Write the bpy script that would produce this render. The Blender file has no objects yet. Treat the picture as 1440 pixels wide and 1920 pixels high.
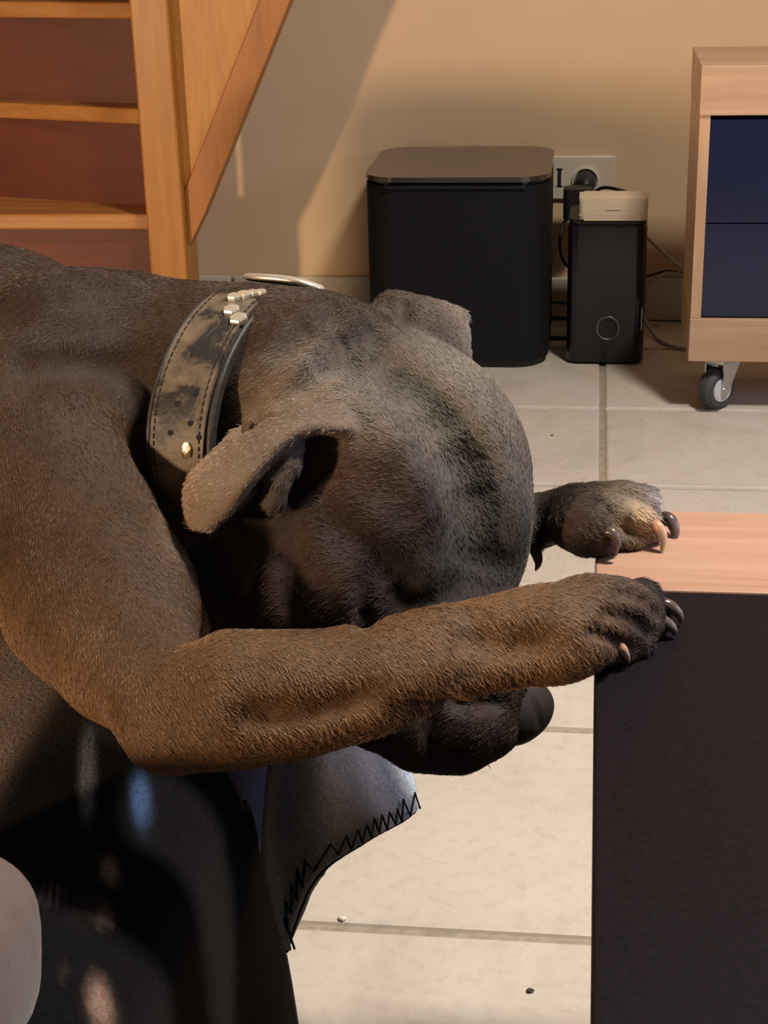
import bpy, bmesh, math, random
import numpy as np
from mathutils import Vector, Matrix

random.seed(7)
RNG = np.random.default_rng(11)
SC = bpy.context.scene
COL = SC.collection

# ------------------------------------------------------------------ camera
F_PX, PITCH, YAW, ROLL, CAM_H = 3051.0, 0.3817, 0.1335, -0.0268, 0.7866


def cam_axes():
    cy, sy, cp, sp = math.cos(YAW), math.sin(YAW), math.cos(PITCH), math.sin(PITCH)
    fw = Vector((-sy * cp, cy * cp, -sp))
    rt = Vector((cy, sy, 0))
    up = rt.cross(fw)
    c, s = math.cos(ROLL), math.sin(ROLL)
    return c * rt + s * up, -s * rt + c * up, fw


CR, CU, CF = cam_axes()
CPOS = Vector((0, 0, CAM_H))
cam_data = bpy.data.cameras.new('camera')
cam = bpy.data.objects.new('camera', cam_data)
COL.objects.link(cam)
SC.camera = cam
cam_data.sensor_fit = 'VERTICAL'
cam_data.sensor_height = 36.0
cam_data.lens = F_PX / 1920.0 * 36.0
cam_data.clip_start = 0.02
M = Matrix((CR, CU, -CF)).transposed().to_4x4()
M.translation = CPOS
cam.matrix_world = M

# ------------------------------------------------------------------ world, lights, exposure
SC.view_settings.view_transform = 'Standard'
SC.view_settings.look = 'None'
SC.view_settings.gamma = 1.0
SC.view_settings.use_curve_mapping = False
SC.view_settings.exposure = 0.0
world = bpy.data.worlds.new('world')
SC.world = world
world.use_nodes = True
world.node_tree.nodes['Background'].inputs['Color'].default_value = (1.0, 0.86, 0.72, 1)
world.node_tree.nodes['Background'].inputs['Strength'].default_value = 0.085


def light(name, kind, loc, energy, color, size=0.1, target=None, size_y=None, spread=None):
    d = bpy.data.lights.new(name, kind)
    d.energy = energy
    d.color = color
    if kind == 'AREA':
        d.size = size
        if size_y:
            d.shape = 'RECTANGLE'
            d.size_y = size_y
        if spread:
            d.spread = spread
    else:
        d.shadow_soft_size = size
    o = bpy.data.objects.new(name, d)
    COL.objects.link(o)
    o.location = loc
    if target is not None:
        o.rotation_euler = (Vector(target) - Vector(loc)).to_track_quat('-Z', 'Y').to_euler()
    return o


light('side_lamp_light', 'POINT', (-2.35, -1.45, 0.70), 380, (1.0, 0.70, 0.44), 0.10)
light('ceiling_lamp_light', 'AREA', (0.75, 1.05, 2.3), 38, (1.0, 0.92, 0.81), 0.30, (0.25, 1.1, 0), spread=math.radians(130))
light('television_light', 'POINT', (1.35, 1.15, 0.85), 28.0, (0.58, 0.62, 1.0), 0.25)

# ------------------------------------------------------------------ helpers


def at(px, py, w):
    """world point seen at photo pixel (px, py) at camera depth w"""
    return CPOS + w * (CF + (px - 720) / F_PX * CR - (py - 960) / F_PX * CU)


def on_z(px, py, z):
    d = CF + (px - 720) / F_PX * CR - (py - 960) / F_PX * CU
    return CPOS + d * ((z - CAM_H) / d.z)


def on_y(px, py, y):
    d = CF + (px - 720) / F_PX * CR - (py - 960) / F_PX * CU
    return CPOS + d * (y / d.y)


def empty(name, loc, label, cat, group=None, rz=0):
    o = bpy.data.objects.new(name, None)
    COL.objects.link(o)
    o.location = loc
    o.rotation_euler = (0, 0, rz)
    o.empty_display_size = 0.05
    tag(o, label, cat, group)
    return o


def tag(o, label=None, cat=None, group=None, kind=None):
    if label:
        o['label'] = label
    if cat:
        o['category'] = cat
    if group:
        o['group'] = group
    if kind:
        o['kind'] = kind
    return o


def link_mesh(name, me, mat, parent=None, smooth=False):
    """mesh is given in world coordinates; with a parent it is moved into the parent's frame"""
    o = bpy.data.objects.new(name, me)
    COL.objects.link(o)
    if mat is not None:
        me.materials.append(mat)
    if parent is not None:
        o.parent = parent
        if parent.rotation_euler.z == 0:
            acc = Vector(parent.location)
            q = parent.parent
            while q is not None:
                acc += q.location
                q = q.parent
            me.transform(Matrix.Translation(-acc))
    if smooth:
        me.polygons.foreach_set('use_smooth', [True] * len(me.polygons))
    return o


def from_bm(name, bm, mat, parent=None, smooth=False):
    me = bpy.data.meshes.new(name)
    bmesh.ops.recalc_face_normals(bm, faces=bm.faces[:])
    bm.to_mesh(me)
    bm.free()
    return link_mesh(name, me, mat, parent, smooth)


def bm_box(lo, hi, bevel=0.0, seg=2, bm=None):
    bm = bm or bmesh.new()
    lo, hi = Vector(lo), Vector(hi)
    r = bmesh.ops.create_cube(bm, size=1.0)
    c, s = (lo + hi) / 2, hi - lo
    for v in r['verts']:
        v.co = Vector((c[i] + v.co[i] * s[i] for i in range(3)))
    if bevel:
        es = list({e for v in r['verts'] for e in v.link_edges})
        bmesh.ops.bevel(bm, geom=es, offset=bevel, segments=seg, profile=0.5, affect='EDGES')
    return bm


def box(name, lo, hi, mat, parent=None, bevel=0.0, seg=2):
    return from_bm(name, bm_box(lo, hi, bevel, seg), mat, parent)


def rounded_prism(name, x0, x1, y0, y1, z0, z1, r, mat, parent=None, seg=10, bevel=0.0):
    bm = bmesh.new()
    pts = []
    for cx, cy, a0 in ((x1 - r, y1 - r, 0), (x0 + r, y1 - r, 90), (x0 + r, y0 + r, 180), (x1 - r, y0 + r, 270)):
        for i in range(seg + 1):
            a = math.radians(a0 + 90 * i / seg)
            pts.append((cx + r * math.cos(a), cy + r * math.sin(a)))
    lo = [bm.verts.new((x, y, z0)) for x, y in pts]
    hi = [bm.verts.new((x, y, z1)) for x, y in pts]
    n = len(pts)
    for i in range(n):
        bm.faces.new((lo[i], lo[(i + 1) % n], hi[(i + 1) % n], hi[i]))
    bm.faces.new(hi)
    bm.faces.new(lo[::-1])
    if bevel:
        es = [e for e in bm.edges if abs(e.verts[0].co.z - e.verts[1].co.z) < 1e-6]
        bmesh.ops.bevel(bm, geom=es, offset=bevel, segments=3, profile=0.5, affect='EDGES')
    o = from_bm(name, bm, mat, parent)
    o.data.polygons.foreach_set('use_smooth', [True] * len(o.data.polygons))
    o.data.set_sharp_from_angle(angle=math.radians(40))
    return o


def prism_xz(name, pts, y0, y1, mat, parent=None, bevel=0.0):
    """outline in x,z extruded along y"""
    bm = bmesh.new()
    a = [bm.verts.new((x, y0, z)) for x, z in pts]
    b = [bm.verts.new((x, y1, z)) for x, z in pts]
    n = len(pts)
    for i in range(n):
        bm.faces.new((a[i], a[(i + 1) % n], b[(i + 1) % n], b[i]))
    bm.faces.new(a[::-1])
    bm.faces.new(b)
    bmesh.ops.recalc_face_normals(bm, faces=bm.faces[:])
    if bevel:
        bmesh.ops.bevel(bm, geom=bm.edges[:], offset=bevel, segments=2, profile=0.5, affect='EDGES')
    return from_bm(name, bm, mat, parent)


def prism_xy(name, pts, z0, z1, mat, parent=None, bevel=0.0, seg=4):
    """outline in x,y extruded along z"""
    bm = bmesh.new()
    a = [bm.verts.new((x, y, z0)) for x, y in pts]
    b = [bm.verts.new((x, y, z1)) for x, y in pts]
    n = len(pts)
    for i in range(n):
        bm.faces.new((a[i], a[(i + 1) % n], b[(i + 1) % n], b[i]))
    bm.faces.new(a[::-1])
    bm.faces.new(b)
    bmesh.ops.recalc_face_normals(bm, faces=bm.faces[:])
    if bevel:
        bmesh.ops.bevel(bm, geom=bm.edges[:], offset=bevel, segments=seg, profile=0.5, affect='EDGES')
    return from_bm(name, bm, mat, parent)


def smooth_path(pts, per=8):
    """Catmull-Rom through the points"""
    P = [Vector(p) for p in pts]
    P = [2 * P[0] - P[1]] + P + [2 * P[-1] - P[-2]]
    out = []
    for i in range(1, len(P) - 2):
        for k in range(per):
            t = k / per
            a, b, c, d = P[i - 1], P[i], P[i + 1], P[i + 2]
            out.append(0.5 * ((2 * b) + (c - a) * t + (2 * a - 5 * b + 4 * c - d) * t * t + (3 * b - a - 3 * c + d) * t ** 3))
    out.append(P[-2])
    return out


def tube(name, pts, rad, mat, parent=None, sides=8, closed=False, bm_in=None, flat=None):
    """tube through points; rad a number or a list"""
    bm = bm_in or bmesh.new()
    P = [Vector(p) for p in pts]
    n = len(P)
    R = rad if isinstance(rad, (list, tuple)) else [rad] * n
    rings = []
    nrm = None
    for i in range(n):
        if closed:
            t = (P[(i + 1) % n] - P[i - 1]).normalized()
        else:
            t = (P[min(i + 1, n - 1)] - P[max(i - 1, 0)]).normalized()
        if nrm is None:
            nrm = t.orthogonal().normalized()
        nrm = (nrm - t * nrm.dot(t)).normalized()
        b = t.cross(nrm)
        rings.append([bm.verts.new(P[i] + R[i] * (math.cos(2 * math.pi * k / sides) * nrm + math.sin(2 * math.pi * k / sides) * b)) for k in range(sides)])
    m = n if closed else n - 1
    for i in range(m):
        a, c = rings[i], rings[(i + 1) % n]
        for k in range(sides):
            bm.faces.new((a[k], a[(k + 1) % sides], c[(k + 1) % sides], c[k]))
    if not closed:
        bm.faces.new(rings[0][::-1])
        bm.faces.new(rings[-1])
    if bm_in is not None:
        return bm
    return from_bm(name, bm, mat, parent, smooth=True)


def lathe(name, prof, origin, axis, mat, parent=None, n=32):
    """profile (radius, height) turned about an axis through origin"""
    axis = Vector(axis).normalized()
    u = axis.orthogonal().normalized()
    v = axis.cross(u)
    bm = bmesh.new()
    rings = []
    for r, h in prof:
        rings.append([bm.verts.new(Vector(origin) + axis * h + max(r, 1e-5) * (math.cos(2 * math.pi * k / n) * u + math.sin(2 * math.pi * k / n) * v)) for k in range(n)])
    for a, b in zip(rings, rings[1:]):
        for k in range(n):
            bm.faces.new((a[k], a[(k + 1) % n], b[(k + 1) % n], b[k]))
    bm.faces.new(rings[0][::-1])
    bm.faces.new(rings[-1])
    o = from_bm(name, bm, mat, parent, smooth=True)
    o.data.set_sharp_from_angle(angle=math.radians(35))
    return o


# ------------------------------------------------------------------ materials


def mat_base(name):
    m = bpy.data.materials.new(name)
    m.use_nodes = True
    nt = m.node_tree
    return m, nt, nt.nodes['Principled BSDF']


def setp(b, **kw):
    names = {'rough': 'Roughness', 'metal': 'Metallic', 'spec': 'Specular IOR Level', 'sheen': 'Sheen Weight', 'coat': 'Coat Weight', 'coat_rough': 'Coat Roughness', 'sheen_rough': 'Sheen Roughness'}
    for k, v in kw.items():
        b.inputs[names[k]].default_value = v


def coords(nt, scale=(1, 1, 1), rot=(0, 0, 0), kind='Object'):
    t = nt.nodes.new('ShaderNodeTexCoord')
    mp = nt.nodes.new('ShaderNodeMapping')
    mp.inputs['Scale'].default_value = scale
    mp.inputs['Rotation'].default_value = rot
    nt.links.new(t.outputs[kind], mp.inputs['Vector'])
    return mp.outputs['Vector']


def noise(nt, vec, scale, detail=4, rough=0.55, dist=0.0):
    n = nt.nodes.new('ShaderNodeTexNoise')
    n.inputs['Scale'].default_value = scale
    n.inputs['Detail'].default_value = detail
    n.inputs['Roughness'].default_value = rough
    n.inputs['Distortion'].default_value = dist
    nt.links.new(vec, n.inputs['Vector'])
    return n.outputs['Fac']


def ramp(nt, fac, stops):
    r = nt.nodes.new('ShaderNodeValToRGB')
    e = r.color_ramp.elements
    while len(e) < len(stops):
        e.new(0.5)
    for el, (p, c) in zip(e, stops):
        el.position = p
        el.color = (*c, 1)
    nt.links.new(fac, r.inputs['Fac'])
    return r.outputs['Color']


def bump(nt, b, fac, strength, dist=0.002):
    n = nt.nodes.new('ShaderNodeBump')
    n.inputs['Strength'].default_value = strength
    n.inputs['Distance'].default_value = dist
    nt.links.new(fac, n.inputs['Height'])
    nt.links.new(n.outputs['Normal'], b.inputs['Normal'])


def plain(name, col, rough=0.5, metal=0.0, vary=0.15, scale=60, bump_s=0.0, **kw):
    m, nt, b = mat_base(name)
    f = noise(nt, coords(nt), scale)
    nt.links.new(ramp(nt, f, [(0.3, [c * (1 - vary) for c in col]), (0.7, [min(1, c * (1 + vary)) for c in col])]), b.inputs['Base Color'])
    setp(b, rough=rough, metal=metal, **kw)
    if bump_s:
        bump(nt, b, noise(nt, coords(nt), scale * 4), bump_s, 0.001)
    return m


def wood(name, dark, light_, scale=(2, 40, 40), rot=(0, 0, 0), rough=0.45, fine=1.0):
    m, nt, b = mat_base(name)
    v = coords(nt, scale, rot)
    f = noise(nt, v, 1.0, 6, 0.6, 0.6)
    v2 = coords(nt, tuple(s * 5 for s in scale), rot)
    f2 = noise(nt, v2, 1.0, 3, 0.6)
    mx = nt.nodes.new('ShaderNodeMath')
    mx.operation = 'MULTIPLY_ADD'
    mx.inputs[1].default_value = 0.30 * fine
    nt.links.new(f2, mx.inputs[0])
    nt.links.new(f, mx.inputs[2])
    nt.links.new(ramp(nt, mx.outputs[0], [(0.42, dark), (0.62, [(a + c) / 2 for a, c in zip(dark, light_)]), (0.85, light_)]), b.inputs['Base Color'])
    setp(b, rough=rough)
    bump(nt, b, f2, 0.08, 0.001)
    return m


def tile_material(name, col):
    m, nt, b = mat_base(name)
    v = coords(nt)
    oi = nt.nodes.new('ShaderNodeObjectInfo')
    add = nt.nodes.new('ShaderNodeVectorMath')
    add.operation = 'MULTIPLY_ADD'
    nt.links.new(oi.outputs['Location'], add.inputs[0])
    add.inputs[1].default_value = (3.1, 2.7, 1)
    nt.links.new(v, add.inputs[2])
    f1 = noise(nt, add.outputs[0], 7, 8, 0.68, 0.7)
    f2 = noise(nt, add.outputs[0], 70, 5, 0.7)
    c1 = ramp(nt, f1, [(0.25, [c * 0.80 for c in col]), (0.5, col), (0.72, (min(1, col[0] * 1.06), col[1] * 1.10, col[2] * 1.16))])
    c2 = ramp(nt, f2, [(0.25, (0.84, 0.82, 0.80)), (0.5, (1, 1, 1))])
    mix = nt.nodes.new('ShaderNodeMix')
    mix.data_type = 'RGBA'
    mix.blend_type = 'MULTIPLY'
    mix.inputs['Factor'].default_value = 1.0
    nt.links.new(c1, mix.inputs['A'])
    nt.links.new(c2, mix.inputs['B'])
    nt.links.new(mix.outputs['Result'], b.inputs['Base Color'])
    setp(b, rough=0.42, spec=0.4)
    bump(nt, b, f1, 0.25, 0.003)
    return m


def vertex_color_material(name, attr='coat', rough=0.75, fleece=0.0, sheen=0.0):
    m, nt, b = mat_base(name)
    a = nt.nodes.new('ShaderNodeAttribute')
    a.attribute_name = attr
    if fleece:
        f = noise(nt, coords(nt), 380, 4, 0.7)
        c = ramp(nt, f, [(0.3, (0.62, 0.62, 0.62)), (0.7, (1.25, 1.25, 1.25))])
        mix = nt.nodes.new('ShaderNodeMix')
        mix.data_type = 'RGBA'
        mix.blend_type = 'MULTIPLY'
        mix.inputs['Factor'].default_value = 1.0
        nt.links.new(a.outputs['Color'], mix.inputs['A'])
        nt.links.new(c, mix.inputs['B'])
        nt.links.new(mix.outputs['Result'], b.inputs['Base Color'])
        bump(nt, b, f, fleece, 0.003)
    else:
        nt.links.new(a.outputs['Color'], b.inputs['Base Color'])
    setp(b, rough=rough, sheen=sheen, spec=0.05 if fleece else 0.25)
    return m


MT = {}
MT['tile'] = tile_material('beige_stone_tile', (0.57, 0.50, 0.415))
MT['grout'] = plain('grey_grout', (0.33, 0.27, 0.20), 0.9, vary=0.2, scale=90, bump_s=0.3)
MT['wall'] = plain('beige_wall_paint', (0.62, 0.44, 0.27), 0.8, vary=0.03, scale=6, bump_s=0.10)
MT['skirting'] = tile_material('beige_skirting_tile', (0.55, 0.49, 0.39))
MT['stair_post'] = wood('orange_pine_post', (0.29, 0.105, 0.014), (0.46, 0.195, 0.036), (30, 30, 2.2), rough=0.4)
MT['stair_panel'] = wood('orange_pine_panel', (0.35, 0.135, 0.020), (0.55, 0.245, 0.050), (22, 22, 2.5), (0, math.radians(42), 0), rough=0.4)
MT['stair_band'] = wood('orange_pine_band', (0.28, 0.092, 0.014), (0.41, 0.155, 0.032), (26, 26, 2.5), (0, math.radians(24), 0), rough=0.4)
MT['tread'] = wood('orange_pine_tread', (0.34, 0.130, 0.026), (0.50, 0.22, 0.056), (2.2, 30, 30), rough=0.38)
MT['riser'] = wood('shade_tinted_riser', (0.090, 0.013, 0.003), (0.150, 0.028, 0.006), (2.2, 12, 12), rough=0.5)  # pine darkened and reddened: shade and interreflection put into the colour
MT['oak'] = wood('light_oak', (0.40, 0.235, 0.135), (0.56, 0.365, 0.225), (1.6, 22, 22), rough=0.45)
MT['oak_v'] = wood('light_oak_side', (0.46, 0.27, 0.145), (0.62, 0.40, 0.24), (22, 22, 2.0), rough=0.45)
MT['table_oak'] = wood('table_oak', (0.36, 0.195, 0.125), (0.50, 0.30, 0.205), (2.4, 34, 34), rough=0.40)
MT['table_black'] = plain('black_table_lacquer', (0.008, 0.005, 0.007), 0.55, vary=0.3, scale=300, bump_s=0.06, spec=0.08)
MT['drawer'] = plain('navy_gloss_front', (0.008, 0.013, 0.045), 0.25, vary=0.1, scale=30, spec=0.5)
MT['black'] = plain('black_plastic', (0.012, 0.012, 0.013), 0.45, vary=0.2, scale=120)
MT['black_cloth'] = plain('black_grille_cloth', (0.006, 0.006, 0.0065), 0.8, vary=0.3, scale=500, bump_s=0.2, spec=0.25)
MT['glass_top'] = plain('smoked_glass_top', (0.035, 0.028, 0.022), 0.18, vary=0.05, scale=20, spec=0.7, coat=0.4)
MT['gloss_black'] = plain('gloss_black', (0.006, 0.006, 0.009), 0.2, vary=0.1, scale=20)
MT['ring'] = plain('grey_metal_ring', (0.22, 0.21, 0.19), 0.35, metal=0.8, vary=0.05)
MT['cream'] = plain('cream_plastic', (0.66, 0.54, 0.40), 0.5, vary=0.03, scale=30)
MT['socket'] = plain('ivory_plastic', (0.60, 0.53, 0.42), 0.45, vary=0.03, scale=30)
MT['white_cable'] = plain('white_cable_sheath', (0.40, 0.36, 0.33), 0.5, vary=0.05)
MT['black_cable'] = plain('black_cable_sheath', (0.008, 0.008, 0.008), 0.5, vary=0.05)
MT['rubber'] = plain('grey_rubber', (0.055, 0.052, 0.055), 0.7, vary=0.2, scale=200)
MT['chrome'] = plain('zinc_steel', (0.62, 0.64, 0.64), 0.25, metal=1.0, vary=0.06)
MT['white_hub'] = plain('pale_hub_plastic', (0.52, 0.52, 0.50), 0.4, vary=0.05)
MT['sofa'] = plain('beige_microfibre', (0.20, 0.140, 0.115), 0.9, vary=0.10, scale=35, bump_s=0.35, sheen=0.3)
MT['cushion'] = plain('pinkish_beige_microfibre', (0.125, 0.086, 0.071), 0.95, vary=0.12, scale=45, bump_s=0.5, sheen=0.15)
MT['gold'] = plain('pale_gold_stud', (0.85, 0.70, 0.45), 0.30, metal=1.0, vary=0.06)
MT['steel'] = plain('brushed_steel', (0.78, 0.70, 0.58), 0.32, metal=0.65, vary=0.10)
MT['thread'] = plain('black_thread', (0.008, 0.008, 0.009), 0.85, vary=0.2)
MT['nose'] = plain('dark_nose_leather', (0.017, 0.0085, 0.008), 0.72, vary=0.35, scale=500, bump_s=0.35)
MT['crumb'] = plain('crumb', (0.05, 0.035, 0.025), 0.9)
MT['pale_crumb'] = plain('pale_crumb', (0.75, 0.68, 0.55), 0.9)
MT['fleece'] = vertex_color_material('printed_fleece', 'print', 0.95, fleece=0.7, sheen=0.03)
MT['coat'] = vertex_color_material('short_brown_coat', 'coat', 0.7, sheen=0.0)


def leather():
    m, nt, b = mat_base('worn_brown_leather')
    v = coords(nt)
    f = noise(nt, v, 42, 5, 0.62, 0.4)
    nt.links.new(ramp(nt, f, [(0.40, (0.022, 0.018, 0.016)), (0.47, (0.11, 0.080, 0.055)), (0.75, (0.25, 0.18, 0.11))]), b.inputs['Base Color'])
    setp(b, rough=0.52)
    bump(nt, b, noise(nt, v, 420, 4), 0.4, 0.001)
    return m


MT['leather'] = leather()
MT['leather_edge'] = plain('dark_leather_edge', (0.032, 0.027, 0.024), 0.55, vary=0.4, scale=150, bump_s=0.3)


def claw_material(name, base, tip):
    m, nt, b = mat_base(name)
    a = nt.nodes.new('ShaderNodeAttribute')
    a.attribute_name = 'along'
    nt.links.new(ramp(nt, a.outputs['Fac'], [(0.1, base), (0.9, tip)]), b.inputs['Base Color'])
    setp(b, rough=0.28, spec=0.5)
    return m


MT['claw_dark'] = claw_material('dark_horn_claw', (0.040, 0.016, 0.016), (0.20, 0.16, 0.14))
MT['claw_pale'] = claw_material('pale_horn_claw', (0.42, 0.15, 0.08), (0.62, 0.50, 0.36))

# ------------------------------------------------------------------ room shell
WALL_Y = 2.90
X0, Y0, T, G = 0.0203, 1.064, 0.33, 0.009
floor = box('floor', (-2.0, -0.6, -0.04), (1.9, WALL_Y, -0.004), MT['grout'])
tag(floor, kind='structure')


def tile_mesh(sx, sy, name):
    bm = bm_box((-sx / 2, -sy / 2, -0.010), (sx / 2, sy / 2, 0.0), 0.0)
    top = [e for e in bm.edges if all(v.co.z > -0.001 for v in e.verts)]
    bmesh.ops.bevel(bm, geom=top, offset=0.004, segments=2, profile=0.5, affect='EDGES')
    me = bpy.data.meshes.new(name)
    bm.to_mesh(me)
    bm.free()
    me.materials.append(MT['tile'])
    return me


tile_me = tile_mesh(T - G, T - G, 'tile')
for i in range(-6, 6):
    for j in range(-5, 6):
        cx, cy = X0 + (i + 0.5) * T, Y0 + (j + 0.5) * T
        if cy + T / 2 > WALL_Y:
            continue
        o = bpy.data.objects.new('tile', tile_me)
        COL.objects.link(o)
        o.parent = floor
        o.location = (cx, cy, random.uniform(-0.0006, 0.0))
        o.rotation_euler = (random.uniform(-.0012, .0012), random.uniform(-.0012, .0012), 0)
# cut row along the wall
yl = Y0 + 5 * T
cut = tile_mesh(T - G, WALL_Y - yl - G, 'cut_tile')
for i in range(-6, 6):
    o = bpy.data.objects.new('tile', cut)
    COL.objects.link(o)
    o.parent = floor
    o.location = (X0 + (i + 0.5) * T, (yl + WALL_Y) / 2, 0)

wall = box('wall_back', (-2.0, WALL_Y, -0.04), (1.9, WALL_Y + 0.12, 2.5), MT['wall'])
tag(wall, kind='structure')
wall_l = box('wall_left', (-2.12, 1.5, -0.04), (-2.0, WALL_Y + 0.12, 2.5), MT['wall'])
tag(wall_l, kind='structure')
skirt = box('baseboard_back', (-2.0, WALL_Y - 0.003, 0), (1.9, WALL_Y, 0.076), MT['grout'])
tag(skirt, kind='structure')
xj = on_y(438, 530, WALL_Y).x
bm = bm_box((-T / 2 + .003, -0.010, 0.002), (T / 2 - .003, 0.0, 0.079), 0.0025, 2)
sk_me = bpy.data.meshes.new('skirting_tile')
bm.to_mesh(sk_me)
bm.free()
sk_me.materials.append(MT['skirting'])
for i in range(-4, 8):
    o = bpy.data.objects.new('tile', sk_me)
    COL.objects.link(o)
    o.parent = skirt
    o.location = (xj + (i + 0.5) * T, WALL_Y - 0.003, 0)

# ------------------------------------------------------------------ staircase
SY = 2.58
st = empty('staircase', (-0.70, SY, 0), 'orange pine staircase with risers tinted dark red for shade and a slanted side panel', 'staircase')
pl, pr_ = on_y(262, 260, SY).x, on_y(334, 260, SY).x
box('newel_post', (pl, SY, 0), (pr_ - 0.001, SY + 0.085, 1.30), MT['stair_post'], st, 0.004)


def sp(px, py):
    p = on_y(px, py, SY + 0.02)
    return (p.x, p.z)


e_top = sp(545, 0)
e_mid = sp(384, 402)
e_low = sp(357, 458)
dx = (e_top[0] - e_mid[0]) / (e_top[1] - e_mid[1])
zt = 1.30
e_far = (e_mid[0] + dx * (zt - e_mid[1]), zt)
xs = pr_ - 0.0012
bw = 0.050


def band_inner(z):
    return e_mid[0] + dx * (z - e_mid[1]) - bw


z_in = e_mid[1] + (xs - e_mid[0] + bw) / dx
prism_xz('side_panel', [(xs, z_in - 0.01), (e_far[0] - bw + 0.004, zt), (xs, zt)], SY + 0.030, SY + 0.048, MT['stair_panel'], st)
prism_xz('stringer', [(xs, e_low[1]), e_low, e_mid, e_far, (e_far[0] - bw, zt), (xs, z_in)], SY + 0.020, SY + 0.058, MT['stair_band'], st, 0.002)
# treads and risers: winding slightly away from the viewer
slope = (0.0, 0.42, 0.60)
front = [SY + 0.03, SY + 0.075, SY + 0.115]
levels = [on_y(150, 402, front[0]).z, on_y(258, 205, front[1]).z, 0]
levels[2] = levels[1] + (levels[1] - levels[0])
xl = -1.45
for k in range(3):
    zt_ = levels[k]
    th = 0.026
    yr = front[k]
    bm = bm_box((xl, yr, zt_ - th), (pl - 0.001, yr + 0.10, zt_), 0.004)
    for v in bm.verts:
        v.co.y += slope[k] * (pl - v.co.x) if v.co.y < yr + 0.05 else max(slope[k], slope[min(k + 1, 2)]) * (pl - v.co.x)
    for v in bm.verts:
        v.co.y = min(v.co.y, 2.885)
    from_bm('tread', bm, MT['tread'], st)
    zb = 0.0 if k == 0 else levels[k - 1]
    bm = bm_box((xl, yr + 0.022, zb), (pl - 0.001, yr + 0.036, zt_ - th), 0.0)
    for v in bm.verts:
        v.co.y += slope[k] * (pl - v.co.x)
    for v in bm.verts:
        v.co.y = min(v.co.y, 2.872 + 0.012 * (v.co.y > yr + 0.03 + slope[k] * (pl - v.co.x)))
    from_bm('riser', bm, MT['riser'], st)
bm = bm_box((xl, front[2] + 0.07, levels[2]), (pl - 0.001, front[2] + 0.08, 1.30), 0.0)
for v in bm.verts:
    v.co.y = min(v.co.y + slope[2] * (pl - v.co.x), 2.89)
from_bm('riser', bm, MT['riser'], st)

# ------------------------------------------------------------------ bass speaker
sb = empty('bass_speaker', (-0.219, 2.733, 0), 'large black cube bass speaker with smoked glass top against the wall', 'speaker')
rounded_prism('cabinet', -0.368, -0.070, 2.585, 2.880, 0.012, 0.300, 0.055, MT['black_cloth'], sb, 12, 0.004)
rounded_prism('plinth', -0.360, -0.078, 2.593, 2.872, 0.0, 0.012, 0.05, MT['black'], sb)
rounded_prism('slot_collar', -0.362, -0.076, 2.592, 2.874, 0.300, 0.307, 0.05, MT['gloss_black'], sb)
rounded_prism('glass_top', -0.369, -0.069, 2.583, 2.881, 0.307, 0.315, 0.056, MT['glass_top'], sb, 14, 0.002)
bm = bmesh.new()
ml, mr = on_y(720, 342, 2.584).x, on_y(985, 342, 2.584).x
bm_box((ml, 2.580, 0.297), (mr, 2.590, 0.303), 0.002, 2, bm)
from_bm('port_slot', bm, MT['gloss_black'], sb)

# ------------------------------------------------------------------ small speaker
sY = 2.615
ss = empty('desk_speaker', (0.024, sY + 0.06, 0), 'slim black upright speaker with a grey ring on its front', 'speaker')
rounded_prism('cabinet', -0.040, 0.087, sY, sY + 0.135, 0.004, 0.232, 0.018, MT['gloss_black'], ss, 8, 0.003)
rounded_prism('top_cap', -0.038, 0.085, sY + 0.002, sY + 0.133, 0.232, 0.240, 0.018, MT['black'], ss, 8, 0.003)
box('foot', (-0.030, sY + 0.01, 0), (0.077, sY + 0.12, 0.004), MT['black'], ss)
c = on_y(1140, 615, sY)
ringp = [(c.x + 0.0178 * math.cos(a), sY - 0.0008, c.z + 0.0190 * math.sin(a)) for a in [2 * math.pi * i / 40 for i in range(40)]]
tube('ring', ringp, 0.0017, MT['ring'], ss, 8, closed=True)
lathe('knob_face', [(0.0155, 0), (0.0155, 0.0012), (0.013, 0.002)], (c.x, sY + 0.0005, c.z), (0, -1, 0), MT['black'], ss)
c = on_y(1203, 600, sY)
box('light_strip', (c.x - 0.0012, sY - 0.0008, c.z - 0.017), (c.x + 0.0012, sY + 0.002, c.z + 0.020), MT['ring'], ss, 0.0004)

# power adapter resting on the small speaker
pa = empty('power_adapter', (0.031, sY + 0.03, 0.240), 'cream power adapter block lying on the slim black speaker', 'adapter')
rounded_prism('casing', -0.023, 0.086, sY - 0.004, sY + 0.060, 0.2405, 0.276, 0.008, MT['cream'], pa, 6, 0.005)
box('seam', (-0.0232, sY - 0.0043, 0.2490), (0.0862, sY + 0.0603, 0.2496), MT['socket'], pa)
box('label_mark', (0.020, sY - 0.0045, 0.2566), (0.043, sY - 0.0030, 0.2576), MT['ring'], pa)
box('cable_inlet', (0.012, sY + 0.058, 0.252), (0.034, sY + 0.068, 0.268), MT['socket'], pa, 0.002)

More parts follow.
